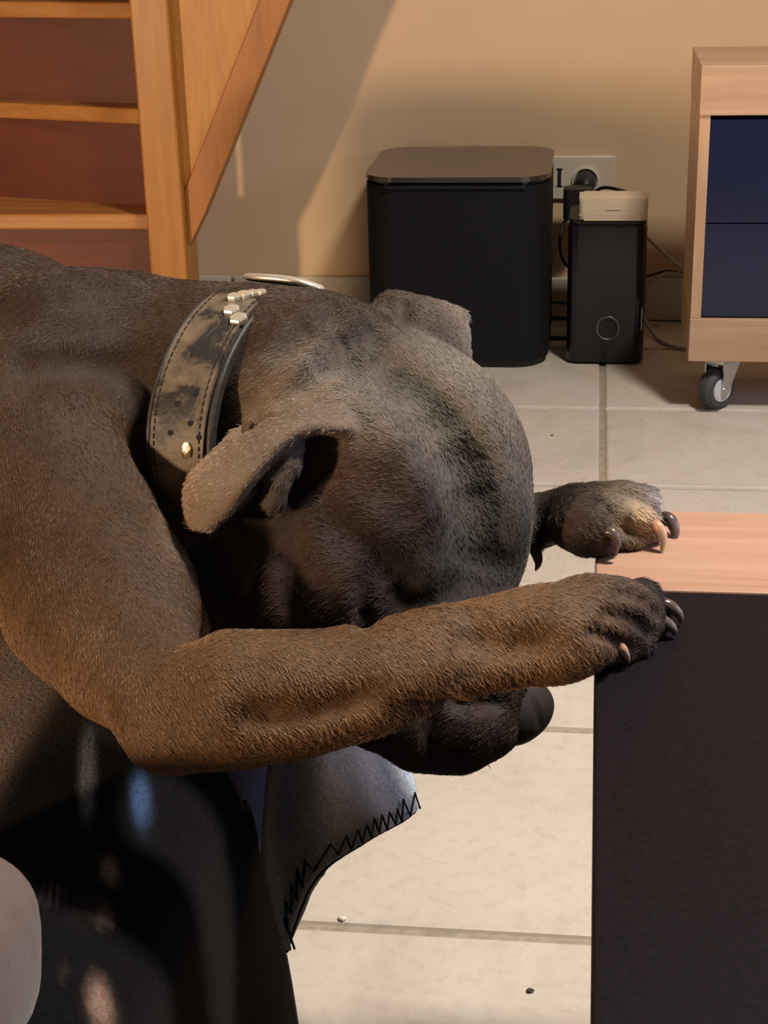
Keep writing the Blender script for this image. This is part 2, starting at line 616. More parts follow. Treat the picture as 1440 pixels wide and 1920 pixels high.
# ------------------------------------------------------------------ wall socket and plug
a, b_ = on_y(1030, 291, WALL_Y), on_y(1153, 372, WALL_Y)
sk = empty('wall_socket', (a.x / 2 + b_.x / 2, WALL_Y, b_.z), 'ivory double wall socket plate above the black speakers', 'socket')
box('plate', (a.x, WALL_Y - 0.009, b_.z), (b_.x, WALL_Y, a.z), MT['socket'], sk, 0.003)
sc_ = on_y(1098, 338, WALL_Y - 0.01)
lathe('round_recess', [(0.024, 0), (0.024, 0.004), (0.021, 0.005), (0.0195, 0.001)], (sc_.x, WALL_Y - 0.009, sc_.z), (0, -1, 0), MT['socket'], sk)
m1, m2 = on_y(1046, 316, WALL_Y - 0.01), on_y(1052, 350, WALL_Y - 0.01)
bm = bm_box((m1.x, WALL_Y - 0.0105, m2.z), (m2.x, WALL_Y - 0.008, m1.z), 0.0)
bm_box((m1.x - 0.0025, WALL_Y - 0.0105, m1.z - 0.0015), (m2.x + 0.0025, WALL_Y - 0.008, m1.z), 0, 2, bm)
bm_box((m1.x - 0.0025, WALL_Y - 0.0105, m2.z), (m2.x + 0.0025, WALL_Y - 0.008, m2.z + 0.0015), 0, 2, bm)
from_bm('slot_mark', bm, MT['black'], sk)

pg = empty('power_plug', (sc_.x, WALL_Y - 0.03, sc_.z), 'black mains plug pushed into the ivory wall socket', 'plug')
lathe('plug_body', [(0.0185, 0), (0.0185, 0.016), (0.016, 0.028), (0.011, 0.036), (0.006, 0.040)], (sc_.x, WALL_Y - 0.0095, sc_.z), (0, -1, -0.12), MT['black'], pg)
p0 = Vector((sc_.x, WALL_Y - 0.048, sc_.z - 0.006))
tube('cord', smooth_path([p0, p0 + Vector((0.006, -0.022, -0.010)), on_y(1130, 352, 2.80), on_y(1165, 357, 2.75), on_y(1185, 366, 2.70), (0.06, 2.69, 0.262), (0.032, 2.686, 0.260)]), 0.0030, MT['black_cable'], pg)
# black transformer plug hanging under the socket beside the small speaker
tp = empty('plug_transformer', on_y(1078, 372, 2.80), 'bulky black plug transformer behind the cream adapter block', 'plug')
q = on_y(1076, 378, 2.80)
rounded_prism('housing', q.x - 0.018, q.x + 0.030, 2.79, 2.835, q.z - 0.030, q.z + 0.022, 0.010, MT['black'], tp, 6, 0.006)
tube('cord', smooth_path([(q.x - 0.008, 2.80, q.z - 0.028), on_y(1056, 420, 2.80), on_y(1050, 450, 2.79), on_y(1053, 480, 2.79), on_y(1066, 500, 2.79), on_y(1100, 520, 2.79)]), 0.0028, MT['black_cable'], tp)

# ------------------------------------------------------------------ cables
for k, (py, yy, lab) in enumerate(((567, 2.83, 'black cable low on the wall between the two speakers, upper of three'),
                                   (596, 2.80, 'black cable between the two speakers, middle one of three'),
                                   (637, 2.76, 'black cable lying on the tiles between the two speakers'))):
    z = 0.0045 if k == 2 else None
    A = [on_y(x, py + d, yy) for x, d in ((985, 3), (1030, 0), (1062, 1), (1110, 6))]
    A = [Vector((p.x, yy, p.z if z is None else 0.004)) for p in A]
    o = tube('black_cable', smooth_path(A), 0.0030 + 0.0006 * (k != 0), MT['black_cable'])
    tag(o, lab, 'cable', 'black cables between the speakers')
o = tube('white_cable', smooth_path([on_y(1190, 425, 2.86), on_y(1218, 450, 2.86), on_y(1245, 475, 2.86), on_y(1272, 498, 2.86), on_y(1310, 525, 2.86)]), 0.0032, MT['white_cable'])
tag(o, 'straight pale cable slanting down the wall behind the slim speaker', 'cable', 'pale cables by the cabinet')
o = tube('white_cable', smooth_path([on_y(1200, 590, 2.85), on_y(1213, 550, 2.86), on_y(1222, 530, 2.86), on_y(1242, 515, 2.86), on_y(1268, 513, 2.86), on_y(1320, 522, 2.86)]), 0.0030, MT['white_cable'])
tag(o, 'pale cable arching out from behind the slim speaker to the cabinet', 'cable', 'pale cables by the cabinet')
o = tube('white_cable', smooth_path([on_y(1200, 585, 2.82), on_y(1216, 612, 2.80)] + [Vector((p.x, p.y, 0.004)) for p in (on_z(1232, 634, 0.004), on_z(1250, 645, 0.004), on_z(1280, 653, 0.004), on_z(1330, 655, 0.004))]), 0.0030, MT['white_cable'])
tag(o, 'pale cable curling onto the tiles between slim speaker and cabinet', 'cable', 'pale cables by the cabinet')
o = tube('white_cable', smooth_path([on_y(1200, 600, 2.84), on_y(1225, 607, 2.85), on_y(1240, 612, 2.86), on_y(1250, 630, 2.83), on_y(1262, 622, 2.85), on_y(1300, 612, 2.85)]), 0.0026, MT['white_cable'])
tag(o, 'thin tangled pale cable above the curl of cable on the tiles', 'cable', 'pale cables by the cabinet')
o = tube('black_cable', smooth_path([on_y(1195, 522, 2.87), on_y(1220, 516, 2.87), on_y(1250, 508, 2.87), on_y(1278, 512, 2.87), on_y(1320, 520, 2.87)]), 0.0022, MT['black_cable'])
tag(o, 'thin black cable beside the arching pale cable by the cabinet', 'cable')

# ------------------------------------------------------------------ cabinet on casters
cY, cX, cX1, cYb = 2.36, 0.144, 1.15, 2.60
tc = empty('media_cabinet', (0.6, 2.6, 0), 'light oak media cabinet with glossy navy drawer fronts on casters', 'cabinet')
zb0, zb1, zd1, zt1 = 0.083, 0.148, 0.441, 0.509
box('top_board', (cX, cY, zd1), (cX1, cYb, zt1), MT['oak'], tc, 0.0015)
box('base_board', (cX, cY, zb0), (cX1, cYb, zb1), MT['oak'], tc, 0.0015)
box('side_panel', (cX + 0.001, cY + 0.004, zb1), (cX + 0.016, cYb, zd1), MT['oak_v'], tc, 0.0005)
box('side_panel', (cX1 - 0.017, cY + 0.004, zb1), (cX1 - 0.001, cYb, zd1), MT['oak_v'], tc, 0.0005)
box('back_panel', (cX + 0.016, cYb - 0.012, zb1), (cX1 - 0.016, cYb, zd1), MT['oak_v'], tc)
zm = on_y(1380, 419, cY + 0.006).z
x_split = 0.62
for (xa, xb) in ((cX + 0.006, x_split - 0.001), (x_split + 0.001, cX1 - 0.006)):
    box('drawer_front', (xa, cY + 0.006, zb1 + 0.002), (xb, cY + 0.024, zm - 0.0008), MT['drawer'], tc, 0.0012)
    box('drawer_front', (xa, cY + 0.006, zm + 0.0008), (xb, cY + 0.024, zd1 - 0.006), MT['drawer'], tc, 0.0012)
box('divider', (cX + 0.016, cY + 0.026, zm - 0.006), (cX1 - 0.017, cYb - 0.012, zm + 0.006), MT['oak'], tc)


def caster(x, y, rot):
    """caster > wheel (> hub), fork, mount_plate; built about its wheel"""
    R = Matrix.Translation((x, y, 0)) @ Matrix.Rotation(rot, 4, 'Z')
    top = empty_part('caster', tc)
    w = lathe('wheel', [(0.010, -0.013), (0.026, -0.013), (0.031, -0.008), (0.0315, 0), (0.031, 0.008), (0.026, 0.013), (0.010, 0.013)], (0, 0, 0.0315), (1, 0, 0), MT['rubber'])
    h = lathe('hub', [(0.004, -0.0165), (0.018, -0.0145), (0.019, -0.012), (0.019, 0.012), (0.018, 0.0145), (0.004, 0.0165)], (0, 0, 0.0315), (1, 0, 0), MT['white_hub'])
    bm = bmesh.new()
    for s in (-1, 1):
        a = bmesh.ops.create_cube(bm, size=1.0)['verts']
        for v in a:
            up = v.co.z > 0
            v.co = Vector((s * 0.0185 + v.co.x * 0.0025, v.co.y * (0.034 if up else 0.012) + (0.012 if up else 0.0), 0.074 if up else 0.026))
    bm_box((-0.0198, -0.006, 0.0715), (0.0198, 0.030, 0.0745), 0, 2, bm)
    f = from_bm('fork', bm, MT['chrome'])
    ax = lathe('axle', [(0.005, -0.0220), (0.005, 0.0220)], (0, 0, 0.0315), (1, 0, 0), MT['chrome'])
    pl_ = box('mount_plate', (-0.024, -0.018, 0.0765), (0.024, 0.040, 0.0828), MT['chrome'], None, 0.001)
    sw = lathe('swivel', [(0.012, 0.0735), (0.013, 0.0768)], (0, 0.012, 0), (0, 0, 1), MT['chrome'])
    for o in (w, h, f, ax, pl_, sw):
        o.data.transform(R)
        o.data.transform(Matrix.Translation(-tc.location))
        o.parent = top


def empty_part(name, parent):
    o = bpy.data.objects.new(name, None)
    COL.objects.link(o)
    o.parent = parent
    o.empty_display_size = 0.02
    return o


wp = on_z(1336, 767, 0)
caster(wp.x + 0.004, cY + 0.035, math.radians(-48))
caster(cX + 0.06, cYb - 0.06, math.radians(15))
caster(cX1 - 0.06, cY + 0.045, math.radians(40))
caster(cX1 - 0.06, cYb - 0.06, math.radians(-15))

# ------------------------------------------------------------------ coffee table
TZ = 0.40
ct = empty('coffee_table', (0.35, 0.5, 0), 'low table with black top and a light oak end strip under the paws', 'table')
tx0, tx1, ty0, ty1, tj = 0.006, 0.72, -0.25, 0.967, 0.8455
box('top_panel', (tx0, ty0, TZ - 0.035), (tx1, tj - 0.0006, TZ), MT['table_black'], ct, 0.0012)
box('end_strip', (tx0, tj + 0.0006, TZ - 0.035), (tx1, ty1, TZ + 0.0004), MT['table_oak'], ct, 0.0012)
for lx in (tx0 + 0.05, tx1 - 0.10):
    for ly in (ty0 + 0.03, ty1 - 0.09):
        box('leg', (lx, ly, 0), (lx + 0.05, ly + 0.05, TZ - 0.035), MT['table_oak'], ct, 0.003)
box('shelf', (tx0 + 0.06, ty0 + 0.04, 0.10), (tx1 - 0.06, ty1 - 0.05, 0.12), MT['table_black'], ct, 0.002)

# ------------------------------------------------------------------ sofa
SX, SEAT, SFAR = -0.205, 0.300, 0.935
so = empty('sofa', (-0.6, 0.3, 0), 'beige fabric sofa under the dark printed blanket', 'sofa')
rounded = dict(seg=4)
SEND = 1.42
prism_xy('base', [(-1.05, -0.35), (SX - 0.026, -0.35), (SX - 0.026, SFAR - 0.02), (SX - 0.26, SEND - 0.02), (-1.05, SEND - 0.02)], 0.05, 0.17, MT['sofa'], so, 0.015)
prism_xy('seat_cushion', [(-0.88, -0.35), (SX - 0.018, -0.35), (SX - 0.018, SFAR - 0.01), (SX - 0.25, SEND), (-0.88, SEND)], 0.172, SEAT - 0.006, MT['sofa'], so, 0.028)
box('backrest', (-1.12, 0.45, 0.172), (-0.885, SEND, 0.52), MT['sofa'], so, 0.05, 5)
for lx in (-1.02, SX - 0.10):
    for ly in (-0.32, SFAR - 0.10):
        box('foot', (lx, ly, 0), (lx + 0.05, ly + 0.05, 0.05), MT['black'], so, 0.003)

# ------------------------------------------------------------------ helpers for cloth sheets


def set_color(me, name, arr):
    a = me.color_attributes.new(name, 'FLOAT_COLOR', 'POINT')
    buf = np.ones((len(me.vertices), 4), np.float32)
    buf[:, :3] = arr
    a.data.foreach_set('color', buf.ravel())


def sheet(name, P, thick, cols, mat, parent):
    """grid of points (n, m, 3) -> sheet with real thickness; cols (n, m, 3)"""
    n, m = P.shape[:2]
    du = np.gradient(P, axis=0)
    dv = np.gradient(P, axis=1)
    N = np.cross(du, dv)
    N /= np.linalg.norm(N, axis=2, keepdims=True) + 1e-12
    A = (P + N * thick / 2).reshape(-1, 3)
    B = (P - N * thick / 2).reshape(-1, 3)
    V = np.concatenate([A, B])
    idx = np.arange(n * m).reshape(n, m)
    q = np.stack([idx[:-1, :-1], idx[1:, :-1], idx[1:, 1:], idx[:-1, 1:]], -1).reshape(-1, 4)
    q2 = q[:, ::-1] + n * m
    rim = list(idx[:, 0]) + list(idx[-1, 1:]) + list(idx[::-1, -1][1:]) + list(idx[0, ::-1][1:-1])
    rim = np.array(rim)
    r2 = np.roll(rim, -1)
    q3 = np.stack([r2, rim, rim + n * m, r2 + n * m], -1)
    faces = np.concatenate([q, q2, q3[:, ::-1]]).tolist()
    me = bpy.data.meshes.new(name)
    me.from_pydata(V.tolist(), [], faces)
    C = cols.reshape(-1, 3)
    set_color(me, 'print', np.concatenate([C, C]))
    bm = bmesh.new()
    bm.from_mesh(me)
    bmesh.ops.recalc_face_normals(bm, faces=bm.faces[:])
    bm.to_mesh(me)
    bm.free()
    return link_mesh(name, me, mat, parent, True)


def lerp_path(pts, s):
    """points (k, d) resampled smoothly at parameters s in 0..1"""
    P = np.asarray([list(p) for p in pts], float)
    fine = np.array([list(v) for v in smooth_path([Vector(p) for p in P], 16)])
    t = np.linspace(0, 1, len(fine))
    return np.stack([np.interp(s, t, fine[:, i]) for i in range(3)], -1)


def vnoise(P, freq, seed=0):
    """cheap smooth noise -1..1 from summed sines"""
    r = np.random.default_rng(seed)
    out = np.zeros(P.shape[:-1])
    for i in range(6):
        k = r.normal(size=3) * freq
        out += np.sin(P @ k + r.uniform(0, 6.28))
    return out / 6


# ------------------------------------------------------------------ blanket
fb = empty('fleece_blanket', (SX, 0.6, 0), 'dark printed fleece blanket draped over the sofa seat under the dog', 'blanket')
nu, nv = 170, 200
ys = np.linspace(-0.30, 0.905, nu)
# cross-section from the back of the seat over the front edge and down
prof = []
for t in np.linspace(0, 1, nv):
    d = t * (0.50 + 0.06 + 0.285)
    if d < 0.46:
        prof.append((SX - 0.50 + d, SEAT + 0.004, 0.0))
    elif d < 0.46 + 0.0628:
        a = (d - 0.46) / 0.04
        prof.append((SX - 0.04 + 0.04 * math.sin(a), SEAT + 0.004 - 0.04 + 0.04 * math.cos(a), a / 1.57))
    else:
        prof.append((SX, SEAT - 0.036 - (d - 0.5228), 1.0))
prof = np.array(prof)
Yg, _ = np.meshgrid(ys, np.arange(nv), indexing='ij')
Pm = np.zeros((nu, nv, 3))
Pm[:, :, 0] = prof[None, :, 0]
Pm[:, :, 2] = prof[None, :, 1]
down = np.clip((SEAT - prof[:, 1]) / SEAT, 0, 1)[None, :]
# the far hem slants: near the seat it ends earlier than at the floor
hem_top, hem_bot = on_z(425, 1440, SEAT - 0.01).y, 0.925
edge_t = np.clip((prof[:, 0] - (SX - 0.20)) / 0.18, 0, 1)[None, :]
span = np.where(down < 0.13, 1.25 + (hem_top - 1.25) * edge_t ** 2 * (3 - 2 * edge_t), hem_top + (hem_bot - hem_top) * down)
Pm[:, :, 1] = -0.30 + (Yg + 0.30) / (0.905 + 0.30) * (span + 0.30)
Pm[:, :, 0] += down * (0.012 + 0.006 * np.sin(Pm[:, :, 1] * 31 + 0.8) * down + 0.012 * np.clip((0.85 - Pm[:, :, 1]) * 2, 0, 1))
Pm[:, :, 2] += (1 - down) * 0.0035 * vnoise(Pm, 28, 3)
cols = np.zeros((nu, nv, 3)) + np.array((0.0065, 0.0060, 0.0068))


def blob(px, py, rx, ry, col, z=SEAT + 0.004, soft=1.6):
    """printed patch whose centre lies where the photo shows it on the seat"""
    c = on_z(px, py, z)
    cx = on_z(px + rx, py, z) - c
    cy = on_z(px, py + ry, z) - c
    A = np.array([[cx.x, cy.x], [cx.y, cy.y]])
    q = np.linalg.inv(A) @ np.stack([(Pm[..., 0] - c.x).ravel(), (Pm[..., 1] - c.y).ravel()])
    wob = 0.35 * vnoise(Pm, 260, int(px) + 1).ravel()
    w = np.exp(-np.maximum(q[0] ** 2 + q[1] ** 2 + wob, 0) ** soft).reshape(nu, nv) * (down < 0.6)
    global cols
    cols = cols * (1 - w[..., None]) + np.array(col) * w[..., None]


wl = 1 / (1 + np.exp((Pm[..., 0] - (on_z(44, 1420, SEAT).x)) / 0.0035)) * (down < 0.5)
cols = cols * (1 - wl[..., None]) + np.array((0.55, 0.43, 0.37)) * wl[..., None]
wu = np.exp(-((Pm[..., 0] - on_z(150, 1350, SEAT).x) / 0.05) ** 2 - ((Pm[..., 1] - on_z(150, 1330, SEAT).y) / 0.055) ** 2) * (down < 0.5)
cols = cols * (1 - 0.5 * wu[..., None]) + np.array((0.085, 0.056, 0.052)) * 0.5 * wu[..., None]
for a in ((165, 1455, 16, 75, (0.34, 0.38, 0.42)), (262, 1505, 18, 50, (0.06, 0.10, 0.22)), (205, 1640, 17, 20, (0.28, 0.23, 0.21)),
          (188, 1722, 18, 16, (0.30, 0.21, 0.18)), (98, 1692, 26, 11, (0.13, 0.11, 0.12)), (180, 1868, 22, 40, (0.30, 0.19, 0.15)),
          (155, 1712, 40, 26, (0.022, 0.018, 0.018)), (120, 1835, 10, 12, (0.03, 0.02, 0.02))):
    blob(*a)
main = sheet('top_layer', Pm, 0.006, cols, MT['fleece'], fb)
main['label'] = 'black fleece layer with blurred pale and blue printed spots'
# hem roll along the slanted far edge
tube('hem', [Vector(Pm[-1, k]) for k in range(60, nv, 3)], 0.0042, MT['thread'], fb, 6)

# dark blue strip showing past the slanted hem, on the end of the sofa front
nu2, nv2 = 40, 70
u = np.linspace(0, 1, nu2)[:, None]
v = np.linspace(0, 1, nv2)[None, :]
Pb = np.zeros((nu2, nv2, 3))
kk = np.linspace(np.argmax(prof[:, 2] > 0.15), nv - 1, nv2).astype(int)
tang = np.gradient(prof[:, :2], axis=0)
tang /= np.linalg.norm(tang, axis=1, keepdims=True)
pin = prof[:, :2] - 0.009 * np.stack([-tang[:, 1], tang[:, 0]], -1)
Pb[..., 0] = pin[kk, 0][None, :] + 0.0015 * np.sin(9 * u + 3 * v)
Pb[..., 1] = 0.70 + (0.30 - 0.045 * v) * u
Pb[..., 2] = pin[kk, 1][None, :]
cb = np.zeros((nu2, nv2, 3)) + np.array((0.035, 0.037, 0.13))
cb += (0.35 * vnoise(Pb, 40, 9)[..., None]) * np.array((0.018, 0.02, 0.06))
blue = sheet('blue_underlayer', Pb, 0.005, np.clip(cb, 0.004, 1), MT['fleece'], fb)
blue['label'] = 'navy blue strip of fleece'

# pale corner hanging past the end of the sofa with a stitched edge
edge = [at(538, 1785, 0.990), at(556, 1730, 0.985), at(585, 1655, 0.980), at(620, 1612, 0.980), at(690, 1578, 1.010), at(748, 1550, 1.055), at(778, 1522, 1.085)]
side_l = [at(538, 1785, 0.990), at(512, 1690, 1.0), at(498, 1600, 1.01), at(505, 1480, 1.03), at(515, 1400, 1.05), at(535, 1330, 1.07), at(600, 1300, 1.08)]
side_r = [at(778, 1522, 1.085), at(772, 1470, 1.10), at(762, 1430, 1.11), at(730, 1380, 1.11), at(690, 1340, 1.11)]
n1, n2 = 110, 90
ss_ = np.linspace(0, 1, n1)
E1 = lerp_path(edge, ss_)
TOPP = lerp_path([at(600, 1300, 1.08), at(640, 1295, 1.10), at(690, 1330, 1.11)], ss_)
tt = np.linspace(0, 1, n2)
L1, R1 = lerp_path(side_l, tt), lerp_path([side_r[0], side_r[1], side_r[2], side_r[3], side_r[4]], tt)
# Coons patch
U, V_ = ss_[:, None, None], tt[None, :, None]
C00, C10, C01, C11 = E1[0], E1[-1], TOPP[0], TOPP[-1]
L1[-1], R1[-1] = TOPP[0], TOPP[-1]
Pf = (1 - V_) * E1[:, None] + V_ * TOPP[:, None] + (1 - U) * L1[None] + U * R1[None] - ((1 - U) * (1 - V_) * C00 + U * (1 - V_) * C10 + (1 - U) * V_ * C01 + U * V_ * C11)
fd = np.array(CF)
env = np.sin(np.pi * np.clip(U, 0, 1)) ** 0.5
Pf = Pf + fd * (0.016 * np.sin(U * 8.2 + 1.1 + 1.2 * V_) * env * (0.4 + 0.6 * (1 - V_)))
Pf = Pf + fd * 0.0012 * vnoise(Pf, 420, 5)[..., None]
base_c = np.array((0.86, 0.88, 0.91))
cf = np.zeros(Pf.shape) + base_c
g = 0.5 + 0.5 * vnoise(Pf, 55, 21)[..., None]
cf = cf * (0.62 + 0.5 * g)
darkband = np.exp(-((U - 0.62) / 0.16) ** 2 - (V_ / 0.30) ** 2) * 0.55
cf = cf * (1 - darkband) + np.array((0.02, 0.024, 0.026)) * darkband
bl = np.clip((U - 0.72) / 0.2, 0, 1) * 0.55  # cool light on the right end painted into the fleece
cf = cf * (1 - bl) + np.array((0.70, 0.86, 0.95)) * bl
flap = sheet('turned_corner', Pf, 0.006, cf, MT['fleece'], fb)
flap['label'] = 'grey blue corner of the fleece with black stitched edge'
# zigzag blanket stitch on the face towards the viewer, one thread
ins = Pf[:, 14, :] - Pf[:, 0, :]
ins /= np.linalg.norm(ins, axis=1, keepdims=True)
arc = np.concatenate([[0], np.cumsum(np.linalg.norm(np.diff(Pf[:, 0, :], axis=0), axis=1))])
arc /= arc[-1]
NF = np.cross(np.gradient(Pf, axis=0), np.gradient(Pf, axis=1))
NF /= np.linalg.norm(NF, axis=2, keepdims=True)
NF *= -np.sign((NF * fd).sum(2, keepdims=True))
pts = []
nz = 15
for k in range(nz * 2 + 1):
    i = int(np.searchsorted(arc, min(k / (nz * 2), 0.999)))
    far = k % 2 == 1
    dlen = 0.0105 + 0.004 * ((k * 7) % 5) / 5
    best = np.argmin(np.abs(np.linalg.norm(Pf[i] - Pf[i, 0], axis=1) - dlen)) if far else 0
    pts.append(Vector(Pf[min(i + (1 if far else 0), n1 - 1), best] + NF[min(i + (1 if far else 0), n1 - 1), best] * 0.0056))
tube('stitching', pts, 0.0008, MT['thread'], flap, 6)
tube('edge_thread', [Vector(p) for p in (Pf[:, 0, :])], 0.0010, MT['thread'], flap, 6)

# ------------------------------------------------------------------ cushion by the viewer
cu = empty('beige_cushion', at(-359, 1980, 0.70), 'plump beige cushion on the sofa in the lower left corner', 'cushion')
bm = bmesh.new()
bmesh.ops.create_uvsphere(bm, u_segments=48, v_segments=32, radius=1.0)
cc = at(-384, 1828, 0.70)
for v in bm.verts:
    x, y, z = v.co
    sgn = lambda a, e: math.copysign(abs(a) ** e, a)
    q = CR * sgn(x, 0.62) * 0.100 + CU * sgn(z, 0.62) * 0.052 + CF * sgn(y, 0.62) * 0.09
    v.co = cc + q
from_bm('cover', bm, MT['cushion'], cu, True)
for px, py, r, m, lab in ((994, 1857, 0.0022, 'crumb', 'tiny dark crumb on the near floor tile'), (641, 1722, 0.0026, 'pale_crumb', 'tiny pale crumb on the grout edge by the blanket corner'), (1035, 816, 0.0016, 'crumb', 'tiny dark speck on the tile behind the far paw')):
    p = on_z(px, py, 0.001)
    bm = bmesh.new()
    bmesh.ops.create_icosphere(bm, subdivisions=2, radius=r)
    for v in bm.verts:
        v.co = Vector((v.co.x * 1.4, v.co.y, v.co.z * 0.6)) * random.uniform(0.75, 1.2) + Vector((p.x, p.y, r * 0.5))
    tag(from_bm('crumb', bm, MT[m]), lab, 'crumb')

# ------------------------------------------------------------------ dog: one surface blended from muscle volumes
# Volumes are laid out in a frame along the viewing direction (right, down, away) in metres.


def cpt(px, py, w):
    return np.array(((px - 720) * w / F_PX, (py - 960) * w / F_PX, w))


BROWN = (0.066, 0.038, 0.024)
GREY = (0.255, 0.216, 0.180)
RUST = (0.055, 0.026, 0.017)
TAN = (0.26, 0.138, 0.063)
UMBER = (0.050, 0.028, 0.021)
DARK = (0.016, 0.011, 0.010)
PALE = (0.78, 0.58, 0.38)
WHITE = (0.50, 0.46, 0.48)
EARC = (0.36, 0.245, 0.170)
prims = []


def ell(px, py, w, a, b, c, ang=0, k=0.02, col=BROWN, flow=(-1, 0.3, 0), carve=False, hair=1.0, wt=1.0, paint=False):
    s = w / F_PX
    t = math.radians(ang)
    R = np.array([[math.cos(t), math.sin(t), 0], [-math.sin(t), math.cos(t), 0], [0, 0, 1]])
    prims.append(dict(t='e', c=cpt(px, py, w), r=np.array((a, b, c)) * s, R=R, k=k, col=col, flow=flow, carve=carve, hair=hair, wt=wt, paint=paint))


def cap(pts, k=0.02, col=BROWN, flow=None, carve=False, squash=1.0, hair=1.0):
    for (p, q) in zip(pts, pts[1:]):
        A, B = cpt(*p[:3]), cpt(*q[:3])
        fl = flow if flow is not None else tuple(B - A)
        prims.append(dict(t='c', a=A, b=B, ra=p[3] * p[2] / F_PX, rb=q[3] * q[2] / F_PX, k=k, col=col, flow=fl, carve=carve, sq=squash, hair=hair))


def prim_d(p, X, Y, Z):
    if p['t'] == 'e':
        x, y, z = X - p['c'][0], Y - p['c'][1], Z - p['c'][2]
        R = p['R']
        u = R[0, 0] * x + R[0, 1] * y
        v = R[1, 0] * x + R[1, 1] * y
        r = p['r']
        k0 = np.sqrt((u / r[0]) ** 2 + (v / r[1]) ** 2 + (z / r[2]) ** 2) + 1e-9
        k1 = np.sqrt((u / r[0] ** 2) ** 2 + (v / r[1] ** 2) ** 2 + (z / r[2] ** 2) ** 2) + 1e-9
        return k0 * (k0 - 1) / k1
    sq = p['sq']
    a, b = p['a'], p['b']
    ba = (b - a) * np.array((1, 1, sq))
    x, y, z = X - a[0], Y - a[1], (Z - a[2]) * sq
    t = np.clip((x * ba[0] + y * ba[1] + z * ba[2]) / (ba @ ba), 0, 1)
    return np.sqrt((x - t * ba[0]) ** 2 + (y - t * ba[1]) ** 2 + (z - t * ba[2]) ** 2) - (p['ra'] + t * (p['rb'] - p['ra']))


def prim_box(p):
    if p['t'] == 'e':
        m = p['r'].max()
        e = np.array((max(p['r'][0], p['r'][1]), max(p['r'][0], p['r'][1]), p['r'][2])) if abs(p['R'][0, 1]) > 1e-3 else p['r']
        return p['c'] - e, p['c'] + e
    m = max(p['ra'], p['rb'])
    e = np.array((m, m, m / p['sq']))
    return np.minimum(p['a'], p['b']) - e, np.maximum(p['a'], p['b']) + e


def sheet_prims(G, rad, k, col, flow, n=(46, 26), hair=1.0):
    """thin flap: grid of (px, py, w) control points; filled with small balls of radius rad (m)"""
    G = np.array([[cpt(*q) for q in row] for row in G])
    tv = np.linspace(0, 1, n[1])
    rows = np.array([lerp_path(r, np.linspace(0, 1, n[0])) for r in G])
    out = np.array([lerp_path(rows[:, i], tv) for i in range(n[0])])
    prims.append(dict(t='s', pts=out.reshape(-1, 3), r=rad, k=k, col=col, flow=flow, carve=False, hair=hair))


# torso and hindquarters (mostly outside the picture)
ell(-70, 845, 1.085, 320, 310, 340, k=.03, flow=(-1, .35, 0))
ell(-25, 640, 1.09, 150, 165, 170, k=.05, col=BROWN, flow=(-1, .1, 0))
cap([(-70, 850, 1.085, 320), (-420, 870, 1.14, 300), (-760, 880, 1.18, 260)], k=.04, flow=(-1, .2, 0))
ell(-880, 975, 1.12, 230, 200, 190, 20, k=.04, flow=(-1, .6, 0))
cap([(-880, 1080, 1.12, 120), (-640, 1150, 1.08, 70), (-560, 1160, 1.08, 56)], k=.03)
cap([(-1060, 1080, 1.25, 50), (-1220, 1120, 1.22, 36), (-1290, 1060, 1.18, 18)], k=.03)
# shoulder blade, upper arm
ell(95, 800, 0.99, 215, 300, 205, 12, k=.035, flow=(-.5, 1, 0))
cap([(60, 865, .965, 200), (208, 1130, .89, 140), (308, 1308, .815, 86)], k=.030, col=(0.105, 0.058, 0.031), flow=(.35, 1, 0))
cap([(120, 1150, .90, 110), (215, 1252, .85, 80), (308, 1350, .806, 48)], k=.02, col=TAN, flow=(.5, 1, 0))
ell(314, 1372, .806, 44, 40, 45, 40, k=.03, col=TAN, flow=(.6, .6, 0))
ell(40, 985, .945, 115, 145, 105, -40, k=.025, col=TAN, flow=(.4, 1, 0))
# far upper arm and breast
cap([(200, 900, 1.13, 150), (480, 1120, 1.10, 110), (620, 1110, 1.06, 85)], k=.03, col=UMBER)
ell(300, 1000, 1.06, 170, 190, 150, k=.04, col=UMBER, flow=(-.3, 1, 0))
# forearm
cap([(350, 1332, .806, 82), (440, 1306, .800, 108), (560, 1294, .800, 94), (700, 1268, .806, 88), (820, 1226, .812, 74),
     (930, 1202, .820, 68), (1020, 1184, .826, 72), (1085, 1168, .832, 72)], k=.018, col=(0.20, 0.110, 0.054), flow=(.75, .65, 0))
ell(470, 1368, .797, 170, 42, 60, -6, k=.02, col=TAN, flow=(.5, .9, 0))
ell(690, 1310, .800, 130, 30, 55, -14, k=.02, col=TAN, flow=(.5, .9, 0))
ell(960, 1236, .815, 110, 26, 50, -10, k=.018, col=TAN, flow=(.6, .8, 0))
ell(1075, 1215, .822, 60, 42, 50, -20, k=.018, col=(0.19, 0.105, 0.052), flow=(.8, .5, 0))
